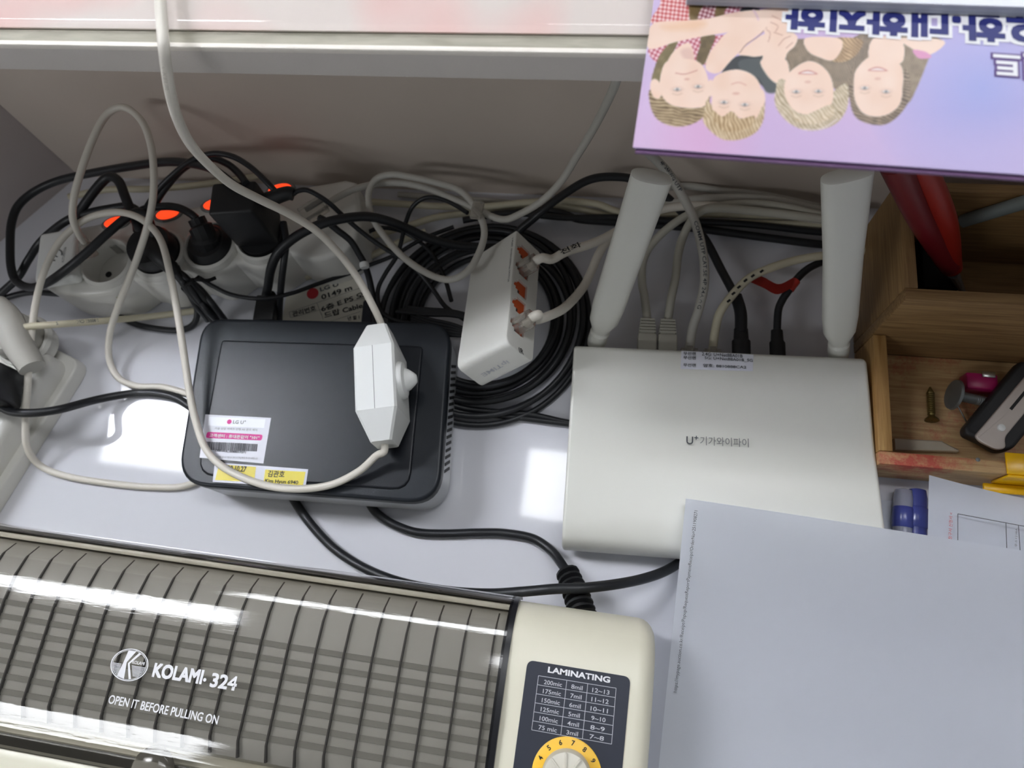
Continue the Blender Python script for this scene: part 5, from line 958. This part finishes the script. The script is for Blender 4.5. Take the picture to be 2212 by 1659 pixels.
img = mixc(img, (230, 196, 206), stroke([(1628, 22), (1634, 32), (1638, 42)], 5) * 0.9)
skin(pol([(1740, 82), (1808, 82), (1820, 100), (1800, 130), (1770, 124), (1745, 110)])); skin(pol([(1885, 84), (1945, 82), (1952, 128), (1930, 140), (1880, 138)])); skin(pol([(1945, 82), (2040, 88), (2010, 118), (1975, 108)])); img = mixc(img, (222, 150, 190), pol([(1972, 108), (2000, 112), (2012, 124), (1985, 126)]))
# four heads (drawn upside down, hair towards the bottom)
hair(pol([(1408, 190), (1404, 225), (1420, 258), (1455, 273), (1490, 270), (1520, 252), (1534, 215), (1530, 180), (1470, 205)]), (88, 66, 38), (204, 180, 142), 0.15, 40, 0.9)
skin(ell(1417, 192, 12, 22, -0.2)); skin(pol([(1434, 140), (1460, 128), (1500, 130), (1522, 148), (1532, 185), (1530, 215), (1515, 232), (1470, 232), (1440, 220), (1425, 190)]))
hair(pol([(1522, 240), (1520, 265), (1545, 292), (1570, 303), (1605, 300), (1635, 284), (1650, 255), (1652, 215), (1640, 235), (1600, 255), (1550, 240), (1528, 215)]), (148, 116, 74), (232, 212, 178), 1.2, 44, 0.9)
skin(ell(1644, 212, 9, 20)); skin(ell(1535, 190, 8, 18)); skin(pol([(1545, 165), (1590, 150), (1630, 165), (1646, 200), (1642, 240), (1622, 262), (1585, 250), (1560, 262), (1540, 240), (1538, 200)]))
hair(pol([(1540, 238), (1560, 252), (1580, 240), (1600, 256), (1630, 250), (1618, 276), (1570, 284), (1545, 262)]), (140, 106, 64), (228, 204, 166), 1.3, 46, 0.8)
hair(pol([(1690, 170), (1675, 200), (1676, 230), (1700, 262), (1735, 280), (1775, 280), (1812, 262), (1832, 225), (1826, 180), (1760, 220)]), (150, 128, 92), (232, 218, 194), 0.9, 50, 0.9)
skin(pol([(1712, 150), (1745, 132), (1775, 142), (1796, 170), (1800, 210), (1785, 240), (1745, 248), (1712, 236), (1694, 200), (1698, 170)]))
hair(pol([(1705, 232), (1730, 250), (1760, 240), (1795, 226), (1800, 250), (1765, 268), (1720, 262)]), (176, 150, 112), (238, 224, 200), 0.9, 52, 0.8)
img = mixc(img, (232, 220, 224), stroke([(1735, 280), (1775, 278), (1808, 258)], 2.4) * 0.8)
hair(pol([(1838, 180), (1836, 220), (1850, 255), (1888, 270), (1920, 266), (1950, 240), (1966, 205), (1955, 150), (1900, 230)]), (70, 54, 42), (176, 154, 130), 0.3, 54, 0.9)
skin(pol([(1850, 150), (1880, 122), (1920, 122), (1948, 145), (1950, 190), (1942, 228), (1910, 250), (1870, 248), (1848, 220), (1844, 180)]))
def eye(x, y, w=8, dk=(96, 104, 108), f=0.75):
    global img
    img = mixc(img, (212, 178, 162), ell(x, y, w * 1.5, 6, 0, 6) * 0.5); img = mixc(img, (236, 228, 222), ell(x, y, w, 3)); img = mixc(img, dk, ell(x, y, 3.2, 3.0) * f); img = mixc(img, (130, 98, 84), stroke([(x - w, y + 1), (x, y + 3.4), (x + w, y + 1)], 1.4) * f); img = mixc(img, (176, 140, 112), stroke([(x - w * 1.3, y + 9), (x, y + 12), (x + w * 1.3, y + 9)], 2.4) * 0.35)
for x, y in ((1463, 193), (1508, 187), (1564, 221), (1609, 226), (1720, 198), (1768, 197), (1868, 190), (1914, 198)): eye(x, y)
img = mixc(img, (196, 120, 110), stroke([(1460, 158), (1480, 160), (1506, 152)], 2.0) * 0.8); img = mixc(img, (206, 140, 124), ell(1484, 171, 6, 2.5) * 0.5)
img = mixc(img, (214, 146, 132), stroke([(1580, 182), (1596, 178), (1612, 184)], 2.4) * 0.6); img = mixc(img, (206, 140, 124), ell(1590, 202, 8, 3) * 0.45)
for cx_, cy_ in ((1745, 157), (1896, 150)):
    img = mixc(img, (198, 116, 108), pol([(cx_ - 22, cy_ + 2), (cx_, cy_ - 6), (cx_ + 22, cy_ + 3), (cx_, cy_ + 4)]) * 0.8); img = mixc(img, (246, 240, 236), pol([(cx_ - 16, cy_ + 1), (cx_, cy_ - 3), (cx_ + 16, cy_ + 2), (cx_, cy_ + 2)]) * 0.9); img = mixc(img, (210, 150, 134), ell(cx_, cy_ + 20, 7, 3) * 0.45)
img = img * 0.95 - 0.0; L_ = img / 255.0; L_ = np.where(L_ <= 0.04045, L_ / 12.92, ((L_ + 0.055) / 1.055) ** 2.4)
vs = np.stack([WX, WY, np.full_like(WX, ZM)], -1).reshape(-1, 3) - np.array(worldloc(mag)); idx = np.arange(nx * ny).reshape(ny, nx)
fs = np.stack([idx[:-1, :-1], idx[:-1, 1:], idx[1:, 1:], idx[1:, :-1]], -1).reshape(-1, 4)
me = bpy.data.meshes.new('cover'); me.vertices.add(len(vs)); me.vertices.foreach_set('co', vs.ravel()); me.loops.add(fs.size); me.loops.foreach_set('vertex_index', fs.ravel()); me.polygons.add(len(fs)); me.polygons.foreach_set('loop_start', np.arange(0, fs.size, 4)); me.update(); me.validate()
ca = me.color_attributes.new('print', 'FLOAT_COLOR', 'POINT'); ca.data.foreach_set('color', np.concatenate([L_.reshape(-1, 3), np.ones((nx * ny, 1))], 1).ravel())
vcol('cover_print', 0.42, 0.5); me.materials.append(M['cover_print']); o = bpy.data.objects.new('cover', me); COL.objects.link(o); o.parent = mag
bm = B(); prism(bm, MF_, [mo(0, 0), mo(MW, 0), mo(MW, MH), mo(0, MH)], ZM - 0.0005, ZM - 0.00005); mat('cover_lilac', (190, 178, 226), 0.42, coat=0.5); obj('cover_board', bm, 'cover_lilac', mag)
# title lettering, printed upside down as seen from here
def mag_text(body, right, left, h, m, lift, bold=0.0, grow=0.0, fat=0.0):
    A = P(right[0] + grow, right[1], ZM); Bq = P(left[0] - grow, left[1], ZM); k = (Bq - A).length / math.hypot(right[0] - left[0] + 2 * grow, right[1] - left[1])
    F = fr(A, Bq - A); F = F @ T(0, -grow * k, 0); return text(body, mag, m, F, (Bq - A).length, (h + 2 * grow) * k, bold, lift=lift, fat=fat)
mag_text('유학·대학진학', (2258, 19), (1704, -12), 103, 'ink_white', 0.0002, fat=0.115)
mag_text('유학·대학진학', (2258, 19), (1704, -12), 103, 'ink_navy', 0.0003, fat=0.038)
mag_text('인트', (2262, 122), (2146, 114), 70, 'ink_purple', 0.0002, fat=0.10)
mag_text('인트', (2262, 122), (2146, 114), 70, 'ink_white', 0.0003, fat=0.03)
# thick white booklet lying on the magazine
bk = thing('white_booklet', P(1900, 0, ZM), 'thick white booklet lying on top of the magazine at the upper picture edge', 'booklet')
ZB = ZM + 0.0048; bA = P(1481, 13, ZM); bB = P(2212, 39, ZM); KF_ = fr((bA.x, bA.y, 0), bB - bA)
for i in range(6):
    z0 = ZM + 0.0006 + 0.0006 * i; bm = B(); box(bm, KF_, (0.0002 * (i % 2), 0.00018 * (i % 3), z0), (0.28, 0.16, z0 + 0.00052)); obj('pages', bm, 'paper_cool', bk)
bm = B(); box(bm, KF_, (0.0, 0.0, ZB - 0.0006), (0.28, 0.16, ZB), 0.0002); obj('cover', bm, 'paper_white', bk)
print('objects', len(bpy.data.objects))
